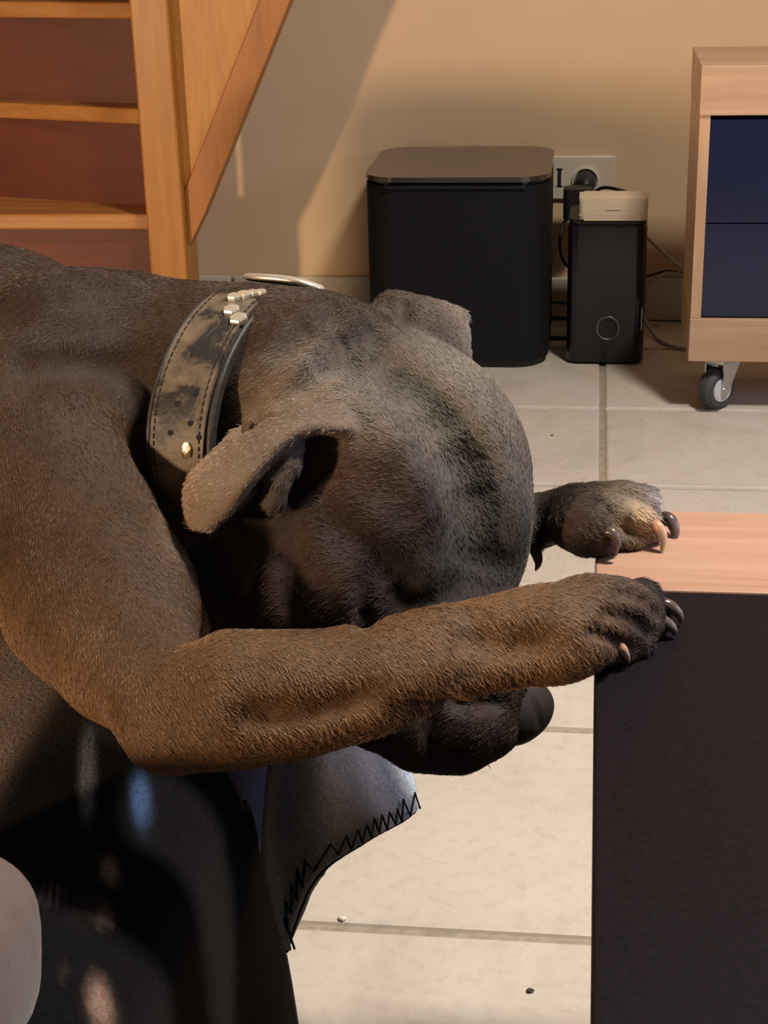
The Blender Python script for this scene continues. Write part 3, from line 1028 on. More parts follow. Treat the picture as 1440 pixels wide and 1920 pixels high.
# near paw
ell(1130, 1140, .840, 70, 52, 62, 8, k=.015, col=(0.13, 0.078, 0.048), flow=(1, .2, 0))
cap([(1110, 1165, .838, 62), (1165, 1158, .850, 54), (1195, 1158, .858, 44)], k=.015, col=(0.14, 0.08, 0.048), flow=(1, .3, 0))
cap([(1165, 1125, .868, 34), (1205, 1122, .873, 32), (1232, 1143, .876, 25)], k=.006, col=(0.030, 0.025, 0.027), flow=(1, .4, 0))
cap([(1160, 1148, .855, 36), (1200, 1152, .862, 33), (1226, 1172, .864, 26)], k=.006, col=(0.040, 0.030, 0.028), flow=(1, .5, 0))
cap([(1140, 1178, .842, 38), (1180, 1186, .845, 34), (1200, 1208, .846, 27)], k=.006, col=(0.060, 0.038, 0.028), flow=(1, .6, 0))
cap([(1105, 1195, .832, 36), (1135, 1205, .834, 31), (1158, 1222, .836, 24)], k=.006, col=(0.075, 0.045, 0.026), flow=(1, .6, 0))
ell(1150, 1222, .845, 55, 18, 45, 0, k=.006, col=DARK, hair=.2)
# neck
cap([(40, 740, 1.085, 230), (230, 758, 1.05, 226), (420, 760, 1.01, 205), (560, 778, .99, 208), (650, 800, .98, 210)], k=.03, col=BROWN, flow=(-1, .25, 0))
ell(628, 645, .985, 80, 58, 90, 35, k=.02, col=BROWN, flow=(-.6, .8, 0))
ell(540, 690, .945, 75, 120, 50, 30, k=.02, col=BROWN, flow=(-.5, .9, 0))
# throat and dewlap
cap([(440, 960, .965, 58), (428, 1080, .955, 40), (452, 1200, .945, 56)], k=.02, col=RUST, flow=(0, 1, 0))
# skull
ell(742, 885, .968, 246, 244, 225, k=.02, col=GREY, flow=(-.6, -.8, 0))
ell(690, 850, .938, 205, 165, 150, 48, k=.02, col=(0.23, 0.192, 0.156), flow=(-.7, -.7, 0))
ell(855, 855, .985, 120, 205, 150, -22, k=.014, col=GREY, flow=(-.5, -.9, 0))
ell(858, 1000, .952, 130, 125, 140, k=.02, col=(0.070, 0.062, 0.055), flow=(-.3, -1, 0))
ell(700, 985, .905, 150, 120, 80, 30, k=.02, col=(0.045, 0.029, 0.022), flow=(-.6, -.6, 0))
ell(640, 895, .898, 80, 42, 42, 12, k=.015, col=(0.17, 0.062, 0.036), flow=(-.8, -.4, 0))  # cheekbone ridge, warm patch of light painted in its lighter red
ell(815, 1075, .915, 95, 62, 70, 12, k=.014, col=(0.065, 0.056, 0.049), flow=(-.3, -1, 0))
ell(925, 1065, .960, 50, 70, 60, 10, k=.012, col=GREY, flow=(-.2, -1, 0))
# cheek
ell(565, 1045, .930, 172, 158, 130, 10, k=.022, col=RUST, flow=(-.6, .6, 0))
ell(600, 1130, .905, 130, 75, 70, -8, k=.02, col=RUST, flow=(-.6, .5, 0))
# muzzle
cap([(830, 1150, .935, 118), (850, 1240, .925, 112), (890, 1296, .915, 90), (942, 1318, .912, 56)], k=.02, col=UMBER, flow=(-.4, -.9, 0))
cap([(720, 1345, .915, 56), (790, 1362, .900, 74), (865, 1362, .895, 76), (912, 1356, .898, 56)], k=.014, col=UMBER, flow=(-.6, .7, 0))
ell(880, 1290, .898, 90, 34, 50, 5, k=.012, col=UMBER, flow=(-.8, -.2, 0))
cap([(700, 1300, .925, 85), (760, 1250, .93, 90)], k=.02, col=UMBER)
# far forearm and paw
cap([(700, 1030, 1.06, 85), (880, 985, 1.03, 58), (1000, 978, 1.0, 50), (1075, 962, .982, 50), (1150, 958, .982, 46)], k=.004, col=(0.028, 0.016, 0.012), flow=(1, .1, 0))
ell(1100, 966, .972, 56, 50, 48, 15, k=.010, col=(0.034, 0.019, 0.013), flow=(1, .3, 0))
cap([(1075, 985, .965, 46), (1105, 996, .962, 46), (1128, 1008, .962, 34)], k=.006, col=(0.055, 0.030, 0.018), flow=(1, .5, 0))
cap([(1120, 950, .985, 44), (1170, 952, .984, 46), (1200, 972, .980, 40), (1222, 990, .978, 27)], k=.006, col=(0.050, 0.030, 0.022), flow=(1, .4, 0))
ell(1198, 972, .970, 32, 23, 25, 20, k=.005, col=PALE, flow=(1, .5, 0), wt=3.5)
cap([(1150, 940, 1.0, 38), (1205, 945, .998, 33), (1238, 968, .995, 27), (1250, 985, .994, 20)], k=.006, col=(0.06, 0.045, 0.042), flow=(1, .5, 0))
ell(1236, 955, .985, 24, 13, 16, 45, k=.004, col=WHITE, flow=(1, .6, 0), wt=4)
ell(1175, 1016, .975, 40, 20, 34, 0, k=.006, col=DARK, hair=.2)
cap([(985, 1005, .985, 30), (1002, 1026, .984, 11)], k=.010, col=DARK)
# near ear: root, hanging flap with its curled lower edge, inner folds
ell(585, 765, .915, 85, 62, 55, -20, k=.018, col=GREY, flow=(-.8, .5, 0))
ell(570, 880, .885, 66, 54, 42, -35, k=.012, carve=True, col=DARK)
ell(505, 935, .885, 62, 40, 40, -35, k=.012, carve=True, col=DARK)
cap([(530, 880, .872, 26), (480, 925, .878, 30)], k=.010, carve=True, col=DARK)
sheet_prims([[(590, 705, .925), (490, 762, .915), (418, 838, .905), (366, 890, .897), (352, 930, .892), (356, 975, .890)],
             [(612, 745, .905), (525, 780, .893), (455, 838, .884), (400, 900, .876), (372, 945, .876), (366, 984, .880)],
             [(640, 790, .890), (565, 795, .875), (505, 838, .868), (455, 900, .864), (418, 950, .868), (388, 988, .876)],
             [(652, 802, .887), (575, 800, .872), (518, 838, .866), (468, 898, .864), (428, 952, .868), (392, 986, .878)],
             [(655, 812, .890), (580, 810, .880), (522, 846, .876), (472, 902, .874), (430, 954, .876), (395, 985, .882)]], 0.0030, .007, EARC, (-.75, .65, 0), (90, 46))
cap([(655, 806, .885, 7), (575, 806, .872, 8), (520, 843, .868, 8), (470, 900, .866, 8), (428, 952, .870, 7), (392, 986, .879, 6)], k=.003, col=(0.34, 0.25, 0.18), hair=.3)
ell(545, 890, .900, 95, 70, 60, -35, col=(0.020, 0.012, 0.010), wt=2.5, paint=True)  # colour only: shade of the ear hollow painted onto the coat
ell(720, 930, .890, 110, 60, 60, 35, col=(0.055, 0.030, 0.022), wt=1.2, paint=True)  # colour only: temple hollow darkened as painted shade
cap([(552, 838, .884, 20), (540, 872, .880, 22), (522, 905, .878, 19), (513, 940, .880, 20), (516, 955, .886, 12)], k=.006, col=(0.10, 0.075, 0.062), hair=.3)
cap([(498, 918, .872, 9), (499, 938, .872, 8)], k=.003, carve=True, col=DARK)
# far ear
sheet_prims([[(716, 610, .985), (704, 580, .990), (722, 558, .998), (752, 556, 1.003), (762, 585, 1.004), (740, 598, 1.0)],
             [(760, 630, .985), (756, 600, .985), (762, 568, .990), (780, 562, .998), (790, 580, 1.006), (780, 600, 1.006)],
             [(805, 650, .990), (806, 620, .988), (812, 586, .992), (822, 572, 1.0), (834, 580, 1.008), (834, 600, 1.010)],
             [(850, 668, 1.0), (848, 645, .998), (852, 615, 1.0), (858, 592, 1.006), (864, 588, 1.010), (868, 600, 1.014)],
             [(872, 678, 1.01), (872, 655, 1.008), (870, 625, 1.01), (866, 598, 1.012), (868, 592, 1.014), (870, 600, 1.018)]], 0.0034, .006, (0.13, 0.095, 0.075), (.9, .4, 0), (60, 60))
ell(727, 583, 1.0, 22, 26, 26, 20, k=.006, col=(0.11, 0.08, 0.062), flow=(.9, .2, 0))
cap([(862, 590, 1.008, 9), (870, 625, 1.008, 8), (876, 668, 1.01, 7)], k=.004, col=(0.34, 0.27, 0.22))  # edge ridge, rim light put into its paler colour
# furrows, folds and creases, laid on the surface: (points, radius px, blend, depth 0..1)
grooves = []


def groove(pts, r, k=.012, sink=0.35, ridge=False, col=GREY):
    grooves.append((pts, r, k, sink, ridge, col))


groove([(680, 890), (740, 930), (790, 990), (810, 1040)], 60, .020, 0.13)
groove([(605, 605), (540, 655), (492, 730)], 36, .016, 0.22, ridge=True, col=BROWN)
groove([(672, 628), (610, 668), (550, 712)], 36, .014, 0.22, ridge=True, col=BROWN)
groove([(705, 668), (770, 722), (838, 805), (880, 900), (900, 985), (906, 1060), (895, 1120)], 36, .034, 0.74)
groove([(698, 618), (650, 640), (598, 680), (552, 728), (525, 752)], 13, .014, 0.33)
groove([(625, 585), (565, 625), (515, 680), (478, 750), (468, 785)], 13, .014, 0.33)
groove([(660, 690), (610, 700), (575, 730)], 9, .012, 0.3)
groove([(500, 985), (472, 1060), (462, 1130), (470, 1180)], 12, .012, 0.45)
groove([(550, 1000), (535, 1080), (545, 1160)], 9, .016, 0.3)
groove([(692, 1105), (688, 1140), (680, 1170)], 12, .010, 0.5)
groove([(795, 1136), (840, 1143), (885, 1140)], 6, .006, 0.5)
groove([(620, 975), (680, 1020), (740, 1080), (770, 1130)], 12, .020, 0.3)
groove([(745, 1326), (800, 1319), (880, 1321), (930, 1317)], 7, .008, 0.5)
groove([(812, 1345), (802, 1375), (820, 1410), (870, 1430)], 5, .007, 0.5)
groove([(60, 690), (140, 680), (230, 690)], 8, .030, 0.25)
groove([(266, 760), (272, 810), (290, 860)], 8, .024, 0.25)
groove([(0, 590), (90, 560), (180, 560)], 18, .030, 0.4)
groove([(470, 1345), (600, 1335), (700, 1305)], 7, .014, 0.15)
groove([(890, 1190), (960, 1215), (1020, 1215)], 14, .022, 0.35)
groove([(1160, 1108), (1200, 1122), (1238, 1152)], 7, .006, 0.5)
groove([(1140, 1150), (1185, 1162), (1222, 1186)], 8, .006, 0.5)
groove([(1110, 1185), (1140, 1192), (1170, 1208)], 8, .006, 0.5)
groove([(757, 568), (752, 590), (742, 608)], 5, .008, 0.05)
groove([(1120, 935), (1145, 965), (1158, 1000)], 9, .006, 0.55)
groove([(1180, 925), (1222, 945), (1246, 975)], 7, .006, 0.45)

H = 0.0024
lo = np.array((-0.80, -0.19, 0.755))
hi = np.array((0.165, 0.155, 1.36))
dims = np.ceil((hi - lo) / H).astype(int) + 1


def field(plist, lo, dims, H):
    Fd = np.full(tuple(dims), 0.06, np.float32)
    ax = [lo[i] + H * np.arange(dims[i], dtype=np.float32) for i in range(3)]

    def region(b0, b1):
        i0 = np.maximum(np.floor((b0 - lo) / H).astype(int), 0)
        i1 = np.minimum(np.ceil((b1 - lo) / H).astype(int) + 1, dims)
        return i0, i1

    for p in plist:
        if p.get('paint'):
            continue
        if p['t'] == 's':
            b0, b1 = p['pts'].min(0) - p['r'] - 0.014, p['pts'].max(0) + p['r'] + 0.014
        else:
            b0, b1 = prim_box(p)
            m = p['k'] + 0.012
            b0, b1 = b0 - m, b1 + m
        i0, i1 = region(b0, b1)
        if np.any(i1 <= i0):
            continue
        sl = tuple(slice(a, b) for a, b in zip(i0, i1))
        if p['t'] == 's':
            d = np.full(tuple(i1 - i0), 0.06, np.float32)
            rr = p['r'] + 0.012
            for q in p['pts']:
                j0, j1 = region(q - rr, q + rr)
                if np.any(j1 <= j0):
                    continue
                X = ax[0][j0[0]:j1[0], None, None] - q[0]
                Y = ax[1][None, j0[1]:j1[1], None] - q[1]
                Z = ax[2][None, None, j0[2]:j1[2]] - q[2]
                dd = np.sqrt(X * X + Y * Y + Z * Z) - p['r']
                s2 = tuple(slice(a - c, b - c) for a, b, c in zip(j0, j1, i0))
                d[s2] = np.minimum(d[s2], dd)
        else:
            X = ax[0][sl[0], None, None]
            Y = ax[1][None, sl[1], None]
            Z = ax[2][None, None, sl[2]]
            d = prim_d(p, X, Y, Z).astype(np.float32)
        a = Fd[sl]
        k = p['k']
        if p['carve']:
            h = np.maximum(k - np.abs(a + d), 0) / k
            Fd[sl] = np.maximum(a, -d) + h * h * k * 0.25
        else:
            h = np.maximum(k - np.abs(a - d), 0) / k
            Fd[sl] = np.minimum(a, d) - h * h * k * 0.25
    return Fd


def surface_nets(Fd, lo, H):
    s = Fd < 0
    nx, ny, nz = Fd.shape
    cnt = np.zeros((nx - 1, ny - 1, nz - 1), np.int8)
    for dx_ in (0, 1):
        for dy_ in (0, 1):
            for dz_ in (0, 1):
                cnt += s[dx_:nx - 1 + dx_, dy_:ny - 1 + dy_, dz_:nz - 1 + dz_]
    mask = (cnt > 0) & (cnt < 8)
    cells = np.argwhere(mask)
    vid = np.full(mask.shape, -1, np.int32)
    vid[mask] = np.arange(len(cells))
    acc = np.zeros((len(cells), 3))
    num = np.zeros(len(cells))
    corner = [(i, j, k) for i in (0, 1) for j in (0, 1) for k in (0, 1)]
    for a in corner:
        for axis in range(3):
            if a[axis] == 1:
                continue
            b = list(a)
            b[axis] = 1
            fa = Fd[cells[:, 0] + a[0], cells[:, 1] + a[1], cells[:, 2] + a[2]]
            fb_ = Fd[cells[:, 0] + b[0], cells[:, 1] + b[1], cells[:, 2] + b[2]]
            cr = (fa < 0) != (fb_ < 0)
            t = np.where(cr, fa / np.where(cr, fa - fb_, 1), 0)
            P = np.array(a, float)[None] + np.zeros((len(cells), 3))
            P[:, axis] += t
            acc[cr] += P[cr]
            num[cr] += 1
    verts = (cells + acc / num[:, None]) * H + lo
    quads = []
    for axis in range(3):
        o1, o2 = [i for i in range(3) if i != axis]
        sl0 = [slice(None)] * 3
        sl1 = [slice(None)] * 3
        sl0[axis] = slice(0, -1)
        sl1[axis] = slice(1, None)
        ch = s[tuple(sl0)] != s[tuple(sl1)]
        e = np.argwhere(ch)
        ok = (e[:, o1] > 0) & (e[:, o2] > 0) & (e[:, o1] < Fd.shape[o1] - 1) & (e[:, o2] < Fd.shape[o2] - 1)
        e = e[ok]
        inside = s[e[:, 0], e[:, 1], e[:, 2]]

        def cell(d1, d2):
            c = e.copy()
            c[:, o1] -= d1
            c[:, o2] -= d2
            return vid[c[:, 0], c[:, 1], c[:, 2]]
        q = np.stack([cell(1, 1), cell(0, 1), cell(0, 0), cell(1, 0)], -1)
        flip = inside if axis != 1 else ~inside
        q[~flip] = q[~flip][:, ::-1]
        quads.append(q)
    return verts, np.concatenate(quads)


CAMM = np.array([list(CR), list(-CU), list(CF)])     # rows: frame axes in world


def to_world(V):
    return V @ CAMM + np.array(CPOS)


def dir_world(d):
    return d @ CAMM


def quad_mesh(name, V, Q):
    me = bpy.data.meshes.new(name)
    me.vertices.add(len(V))
    me.vertices.foreach_set('co', V.astype(np.float32).ravel())
    me.loops.add(len(Q) * 4)
    me.loops.foreach_set('vertex_index', Q.astype(np.int32).ravel())
    me.polygons.add(len(Q))
    me.polygons.foreach_set('loop_start', np.arange(0, len(Q) * 4, 4, dtype=np.int32))
    me.update(calc_edges=True)
    me.validate()
    return me


def laplace(V, Q, it=2, f=0.5):
    n = len(V)
    a = np.concatenate([Q[:, 0], Q[:, 1], Q[:, 2], Q[:, 3], Q[:, 1], Q[:, 2], Q[:, 3], Q[:, 0]])
    b = np.concatenate([Q[:, 1], Q[:, 2], Q[:, 3], Q[:, 0], Q[:, 0], Q[:, 1], Q[:, 2], Q[:, 3]])
    deg = np.bincount(a, minlength=n)
    for _ in range(it):
        for ff in (f, -f * 1.02):
            S = np.stack([np.bincount(a, weights=V[b, i], minlength=n) for i in range(3)], -1) / deg[:, None]
            V = V + ff * (S - V)
    return V


Fd = field(prims, lo, dims, H)


def surf_w(px, py):
    """depth of the dog's surface under a line of sight"""
    w = np.arange(lo[2], 1.2, 0.0012)
    ix = np.stack([(px - 720) * w / F_PX, (py - 960) * w / F_PX, w], -1)
    ii = np.round((ix - lo) / H).astype(int)
    ok = np.all((ii >= 0) & (ii < dims), 1)
    v = np.where(ok, Fd[tuple(np.clip(ii, 0, dims - 1).T)], 1)
    h = np.where(v < 0)[0]
    return w[h[0]] if len(h) else None


def apply_chain(Fd, chain):
    """a whole groove as one volume so that its segments do not dig twice"""
    b = [prim_box(p) for p in chain]
    m = chain[0]['k'] + 0.006
    b0, b1 = np.min([x[0] for x in b], 0) - m, np.max([x[1] for x in b], 0) + m
    i0 = np.maximum(np.floor((b0 - lo) / H).astype(int), 0)
    i1 = np.minimum(np.ceil((b1 - lo) / H).astype(int) + 1, dims)
    sl = tuple(slice(a, c) for a, c in zip(i0, i1))
    ax = [lo[i] + H * np.arange(i0[i], i1[i]) for i in range(3)]
    d = None
    for p in chain:
        e = prim_d(p, ax[0][:, None, None], ax[1][None, :, None], ax[2][None, None, :])
        d = e if d is None else np.minimum(d, e)
    k = chain[0]['k']
    a = Fd[sl]
    if chain[0]['carve']:
        h = np.maximum(k - np.abs(a + d), 0) / k
        Fd[sl] = np.maximum(a, -d) + h * h * k * 0.25
    else:
        h = np.maximum(k - np.abs(a - d), 0) / k
        Fd[sl] = np.minimum(a, d) - h * h * k * 0.25


save = prims
for pts, r, k, sink, ridge, col in grooves:
    q = []
    for p in smooth_path([Vector((*p, 0)) for p in pts], 4):
        w = surf_w(p.x, p.y)
        if w is not None:
            q.append((p.x, p.y, w, r))
    prims = []
    off = (1 - 2 * sink) * (1 if ridge else -1)
    n = len(q)
    q = [(x, y, w + (off + (0.6 if ridge else -0.6) * (i in (0, n - 1))) * r * w / F_PX, r) for i, (x, y, w, r) in enumerate(q)]
    if n > 1:
        cap(q, k=k, carve=not ridge, col=col)
        apply_chain(Fd, prims)
prims = save
DV, DQ = surface_nets(Fd, lo, H)
DV = laplace(DV, DQ, 3)

# per-point coat colour and hair direction, blended from the nearest volumes
PT = np.concatenate([(DV[DQ[:, 0]] + DV[DQ[:, 2]]) / 2], 0)


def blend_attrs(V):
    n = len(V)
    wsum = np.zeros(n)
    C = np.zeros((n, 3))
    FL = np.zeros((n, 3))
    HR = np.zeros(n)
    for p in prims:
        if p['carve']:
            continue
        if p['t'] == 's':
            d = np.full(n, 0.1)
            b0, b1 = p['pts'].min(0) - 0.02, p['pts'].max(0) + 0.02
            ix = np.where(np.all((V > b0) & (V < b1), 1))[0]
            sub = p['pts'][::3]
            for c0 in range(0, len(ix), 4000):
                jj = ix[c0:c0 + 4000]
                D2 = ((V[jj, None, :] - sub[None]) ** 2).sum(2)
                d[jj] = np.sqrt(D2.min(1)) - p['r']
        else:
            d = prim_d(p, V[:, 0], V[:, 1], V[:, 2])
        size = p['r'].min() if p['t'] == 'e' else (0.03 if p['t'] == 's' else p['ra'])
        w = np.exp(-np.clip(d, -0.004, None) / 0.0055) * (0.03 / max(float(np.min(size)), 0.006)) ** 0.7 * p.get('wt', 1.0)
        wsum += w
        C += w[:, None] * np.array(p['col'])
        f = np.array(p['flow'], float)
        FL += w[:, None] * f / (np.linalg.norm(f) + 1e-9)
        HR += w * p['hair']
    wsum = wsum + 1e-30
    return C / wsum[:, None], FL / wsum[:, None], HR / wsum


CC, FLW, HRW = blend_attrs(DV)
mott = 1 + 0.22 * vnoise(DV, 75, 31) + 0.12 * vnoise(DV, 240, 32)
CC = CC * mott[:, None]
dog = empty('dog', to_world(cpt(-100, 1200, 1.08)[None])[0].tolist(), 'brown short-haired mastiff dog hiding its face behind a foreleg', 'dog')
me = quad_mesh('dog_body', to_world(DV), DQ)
set_color(me, 'coat', CC * 0.5)  # skin darkened, putting more shade between the hairs into the colour
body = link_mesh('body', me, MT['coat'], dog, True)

# nose leather
np_ = []
save = prims
prims = []
cap([(955, 1318, .906, 38), (988, 1312, .908, 29), (1002, 1318, .909, 24)], k=.014)
ell(984, 1342, .906, 40, 32, 40, -35, k=.014)
ell(958, 1332, .900, 24, 40, 34, 10, k=.012)
ell(972, 1362, .905, 30, 20, 34, -38, k=.014)
cap([(962, 1332, .888, 6), (948, 1348, .889, 8)], k=.004, carve=True)
cap([(1000, 1300, .892, 2), (1012, 1360, .894, 2)], k=.004, carve=True)
l2 = cpt(900, 1260, .90) + np.array((0, 0, -.03))
d2 = np.array((60, 60, 60))
NV, NQ = surface_nets(field(prims, l2, d2, 0.0013), l2, 0.0013)
prims = save
NV = laplace(NV, NQ, 2)
nose = link_mesh('nose', quad_mesh('nose', to_world(NV), NQ), MT['nose'], dog, True)
nose['label'] = 'dark leathery nose'

# ------------------------------------------------------------------ fur
tri = np.concatenate([DQ[:, [0, 1, 2]], DQ[:, [0, 2, 3]]])
A_, B_, C_ = DV[tri[:, 0]], DV[tri[:, 1]], DV[tri[:, 2]]
cr = np.cross(B_ - A_, C_ - A_)
area = np.linalg.norm(cr, axis=1) / 2
nrm = cr / (2 * area[:, None] + 1e-15)
cen = (A_ + B_ + C_) / 3
outward = me.polygons[0].normal
vpx = 720 + F_PX * cen[:, 0] / cen[:, 2]
inview = (vpx > -150)
dens = np.where(inview, 1.0, 0.15) * np.clip(HRW[tri].mean(1), 0, 1)
wt = area * dens
NH = 420000
pick = RNG.choice(len(tri), NH, p=wt / wt.sum())
r1, r2 = np.sqrt(RNG.random(NH)), RNG.random(NH)
bar = np.stack([1 - r1, r1 * (1 - r2), r1 * r2], -1)
T_ = tri[pick]
root = (DV[T_] * bar[..., None]).sum(1)
N_ = nrm[pick]
fl = (FLW[T_] * bar[..., None]).sum(1)
ch = (CC[T_] * bar[..., None]).sum(1)
fl = fl + 0.22 * RNG.normal(size=fl.shape) + 0.35 * np.stack([vnoise(root, 90, s) for s in (51, 52, 53)], -1)
fl = fl - N_ * (fl * N_).sum(1, keepdims=True)
fl /= np.linalg.norm(fl, axis=1, keepdims=True) + 1e-9
pxr = 720 + F_PX * root[:, 0] / root[:, 2]
pyr = 960 + F_PX * root[:, 1] / root[:, 2]
L = 0.0046 * RNG.uniform(0.65, 1.25, NH)
ear_d = np.full(NH, 1.0)
for p in prims:
    if p['t'] == 's':
        b0, b1 = p['pts'].min(0) - 0.006, p['pts'].max(0) + 0.006
        ix = np.where(np.all((root > b0) & (root < b1), 1))[0]
        for c0 in range(0, len(ix), 4000):
            jj = ix[c0:c0 + 4000]
            ear_d[jj] = np.minimum(ear_d[jj], np.sqrt(((root[jj, None] - p['pts'][::2][None]) ** 2).sum(2).min(1)))
L[ear_d < 0.006] *= 0.8
lift = RNG.uniform(0.10, 0.34, NH)[:, None]
K = 4
pos = np.zeros((NH, K, 3))
for j in range(K):
    t = j / (K - 1)
    pos[:, j] = root - N_ * 0.0004 + (fl * t + N_ * lift * t * (1.15 - 0.55 * t)) * L[:, None]
ch = ch * RNG.uniform(0.62, 1.55, NH)[:, None]
posw = to_world(pos.reshape(-1, 3)) - np.array(dog.location)
hc = bpy.data.hair_curves.new('fur')
hc.add_curves([K] * NH)
hc.attributes['position'].data.foreach_set('vector', posw.astype(np.float32).ravel()) if 'position' in hc.attributes else None
ra = hc.attributes.get('radius') or hc.attributes.new('radius', 'FLOAT', 'POINT')
rad = np.tile(np.array([0.00016, 0.00015, 0.00011, 0.00003]), NH).astype(np.float32)
ra.data.foreach_set('value', rad)
ca = hc.attributes.new('coat', 'FLOAT_COLOR', 'CURVE')
cb4 = np.ones((NH, 4), np.float32)
cb4[:, :3] = ch
ca.data.foreach_set('color', cb4.ravel())


def fur_material():
    m, nt, b = mat_base('short_fur')
    a = nt.nodes.new('ShaderNodeAttribute')
    a.attribute_name = 'coat'
    nt.links.new(a.outputs['Color'], b.inputs['Base Color'])
    setp(b, rough=0.42, spec=0.34)
    return m


hc.materials.append(fur_material())
fur = bpy.data.objects.new('fur', hc)
COL.objects.link(fur)
fur.parent = dog
tag(fur, kind='stuff')

# ------------------------------------------------------------------ claws


def claw(pts, r0, mat):
    P = smooth_path([Vector(to_world(cpt(*p)[None])[0]) for p in pts], 6)
    n = len(P)
    R = [max(r0 * (1 - (i / (n - 1)) ** 1.8 * 0.86), 0.0004) for i in range(n)]
    o = tube('claw', P, R, MT[mat], dog, 10)
    me = o.data
    a = me.attributes.new('along', 'FLOAT', 'POINT')
    vals = np.zeros(len(me.vertices), np.float32)
    for i in range(n):
        vals[i * 10:(i + 1) * 10] = i / (n - 1)
    a.data.foreach_set('value', vals)
    return o


claw([(1228, 1135, .874), (1252, 1135, .872), (1273, 1152, .872), (1277, 1170, .873)], 0.0042, 'claw_dark')
claw([(1222, 1168, .862), (1244, 1166, .859), (1262, 1180, .859), (1264, 1192, .860)], 0.0042, 'claw_dark')
claw([(1196, 1206, .842), (1206, 1213, .840), (1212, 1226, .841), (1212, 1236, .843)], 0.0036, 'claw_dark')
claw([(1150, 1215, .828), (1163, 1214, .825), (1173, 1226, .826), (1180, 1240, .829)], 0.0034, 'claw_pale')
claw([(1125, 1000, .955), (1146, 998, .950), (1157, 1015, .949), (1155, 1042, .952)], 0.0040, 'claw_dark')
claw([(1215, 985, .972), (1232, 986, .966), (1244, 1008, .964), (1239, 1048, .966)], 0.0040, 'claw_pale')
claw([(1244, 972, .992), (1257, 976, .988), (1266, 1000, .986), (1258, 1028, .987)], 0.0046, 'claw_dark')
claw([(1003, 1030, .982), (1008, 1045, .980), (1009, 1058, .980), (1004, 1070, .982)], 0.0036, 'claw_dark')
# chin whiskers
for (x, y, dx_, dy_) in ((800, 1436, -12, 16), (826, 1440, -6, 18), (860, 1440, 4, 20), (905, 1432, 16, 14), (775, 1428, -14, 10)):
    P = smooth_path([Vector(to_world(cpt(x + dx_ * t, y - 4 + dy_ * t * t, .895)[None])[0]) for t in (0, .5, 1)], 4)
    tube('whisker', P, [0.00022] * (len(P) - 1) + [0.00006], MT['thread'], dog, 5)

# ------------------------------------------------------------------ collar
cl = empty('dog_collar', to_world(cpt(470, 765, .995)[None])[0].tolist(), 'wide worn brown leather collar with metal hexagon studs on the dog', 'collar')
Cc = cpt(475, 765, .998)
Av = cpt(505, 548, .998) - Cc
Bv = cpt(343, 782, .918) - Cc
Nv = np.cross(Av, Bv)
Nv /= np.linalg.norm(Nv)
if Nv[0] < 0:
    Nv = -Nv


def ring_pt(th, off=0.0, lift_=0.0):
    """point of the collar at angle th (rad), off along the band width (m), lifted outwards (m)"""
    p = Cc + Av * math.cos(th) + Bv * math.sin(th)
    d = Av * math.cos(th) + Bv * math.sin(th)
    d = d / np.linalg.norm(d)
    crown = 1 - (off / 0.022) ** 2
    return p + Nv * off + d * (lift_ + 0.001 * crown)


def W(p):
    return Vector(to_world(np.asarray(p)[None])[0])


def band(name, w0, w1, l0, l1, mat, nseg=120, nw=8, parent=cl):
    bm = bmesh.new()
    rings = []
    for i in range(nseg):
        th = 2 * math.pi * i / nseg
        sec = [(w0 + (w1 - w0) * j / nw, l1) for j in range(nw + 1)] + [(w1 + (w0 - w1) * j / nw, l0) for j in range(nw + 1)]
        rings.append([bm.verts.new(W(ring_pt(th, o_, l_))) for o_, l_ in sec])
    m = len(rings[0])
    for i in range(nseg):
        a, b = rings[i], rings[(i + 1) % nseg]
        for k in range(m):
            bm.faces.new((a[k], a[(k + 1) % m], b[(k + 1) % m], b[k]))
    o = from_bm(name, bm, mat, parent, True)
    o.data.set_sharp_from_angle(angle=math.radians(50))
    return o


band('lining', -0.0210, 0.0215, -0.002, 0.0018, MT['leather_edge'])
band('strap', -0.0175, 0.0165, 0.0018, 0.0042, MT['leather'])
for off in (-0.0195, 0.0195):
    tube('edge_piping', [W(ring_pt(2 * math.pi * i / 140, off, 0.0018)) for i in range(140)], 0.0020, MT['leather_edge'], cl, 8, closed=True)
for off in (-0.0150, 0.0140):
    bm = bmesh.new()
    for i in range(110):
        t0 = 2 * math.pi * i / 110
        tube('', [W(ring_pt(t0, off, 0.0044)), W(ring_pt(t0 + 0.036, off, 0.0044))], 0.0005, None, None, 4, bm_in=bm)
    st_ = from_bm('stitching', bm, MT['thread'], cl)
    tag(st_, kind='stuff')


def surf_frame(th, off):
    p = ring_pt(th, off, 0.0042)
    d = ring_pt(th, off, 0.0142) - p
    d /= np.linalg.norm(d)
    t = ring_pt(th + 0.02, off, 0.0042) - ring_pt(th - 0.02, off, 0.0042)
    t /= np.linalg.norm(t)
    return p, d, t, Nv


def solve_th(px, py):
    best = None
    for th in np.linspace(-0.6, 2.6, 321):
        for off in np.linspace(-0.02, 0.02, 21):
            q = ring_pt(th, off, 0.004)
            e = (720 + F_PX * q[0] / q[2] - px) ** 2 + (960 + F_PX * q[1] / q[2] - py) ** 2
            if best is None or e < best[0]:
                best = (e, th, off)
    return best[1], best[2]


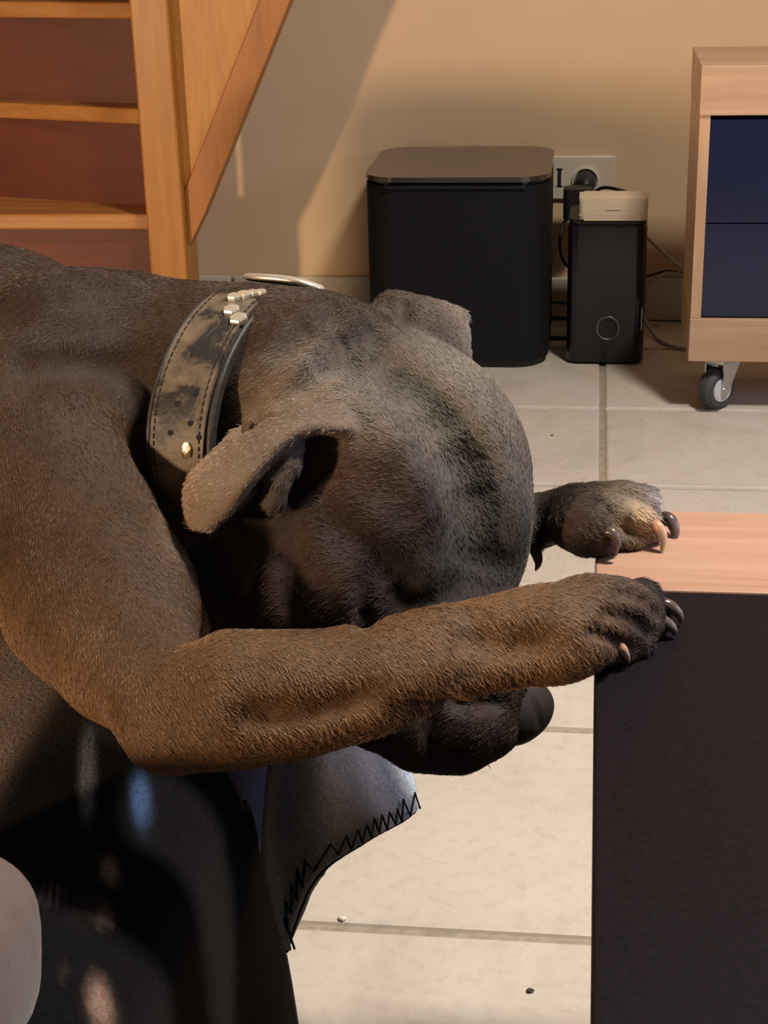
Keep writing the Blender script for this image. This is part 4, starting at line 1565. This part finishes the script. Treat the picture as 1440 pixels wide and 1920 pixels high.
def hex_stud(th, off, r, rot=0.5):
    p, d, t, n = surf_frame(th, off)
    bm = bmesh.new()
    for (rr, hh) in ((r, -0.001), (r, 0.0016), (r * 0.86, 0.0026)):
        ring = []
        for k in range(6):
            a = rot + k * math.pi / 3
            ring.append(bm.verts.new(W(p + d * hh + rr * (math.cos(a) * t + math.sin(a) * n))))
        if hh > -0.001:
            for k in range(6):
                bm.faces.new((prev[k], prev[(k + 1) % 6], ring[(k + 1) % 6], ring[k]))
        prev = ring
    bm.faces.new(prev)
    return from_bm('hexagon_stud', bm, MT['steel'], cl)


for px, py, r in ((433, 583, .0052), (448, 600, .0056), (440, 560, .0044), (457, 556, .0046), (474, 554, .0036), (490, 553, .0036)):
    th, off = solve_th(px, py)
    hex_stud(th, off, r)
# holes and rivet near the strap end
for px, py in ((356, 793), (322, 812), (374, 820), (336, 757), (366, 738)):
    th, off = solve_th(px, py)
    p, d, t, n = surf_frame(th, off)
    lathe('strap_hole', [(0.0016, -0.001), (0.0016, 0.0006)], W(p), dir_world(d), MT['thread'], cl, 10)
th, off = solve_th(346, 845)
p, d, t, n = surf_frame(th, off)
bm = bmesh.new()
bmesh.ops.create_icosphere(bm, subdivisions=2, radius=1.0)
for v in bm.verts:
    j = 1 + 0.25 * random.uniform(-1, 1)
    v.co = W(p + (t * v.co.x * 0.0050 + n * v.co.y * 0.0036) * j + d * (v.co.z * 0.0016 + 0.0002))
from_bm('rivet', bm, MT['gold'], cl)
# oval metal plate across the top of the collar
pc, pd, pt, pn = surf_frame(-0.10, 0.004)
bm = bmesh.new()
prev = None
for (sc_r, hh) in ((0.90, 0.0), (1.0, 0.001), (1.0, 0.0030), (0.93, 0.0042), (0.55, 0.0048)):
    ring = []
    for k in range(40):
        a = 2 * math.pi * k / 40
        ca_, sa_ = math.cos(a), math.sin(a)
        u_ = 0.0275 * math.copysign(abs(ca_) ** 0.8, ca_) * sc_r
        v_ = 0.0140 * sa_ * sc_r
        ring.append(bm.verts.new(W(pc + pn * u_ + pt * v_ + pd * (hh + 0.0012 - 0.10 * u_ * abs(u_) / 0.02 * (u_ > 0) - 0.0))))
    if prev:
        for k in range(40):
            bm.faces.new((prev[k], prev[(k + 1) % 40], ring[(k + 1) % 40], ring[k]))
    prev = ring
bm.faces.new(prev)
from_bm('metal_plate', bm, MT['steel'], cl, True)
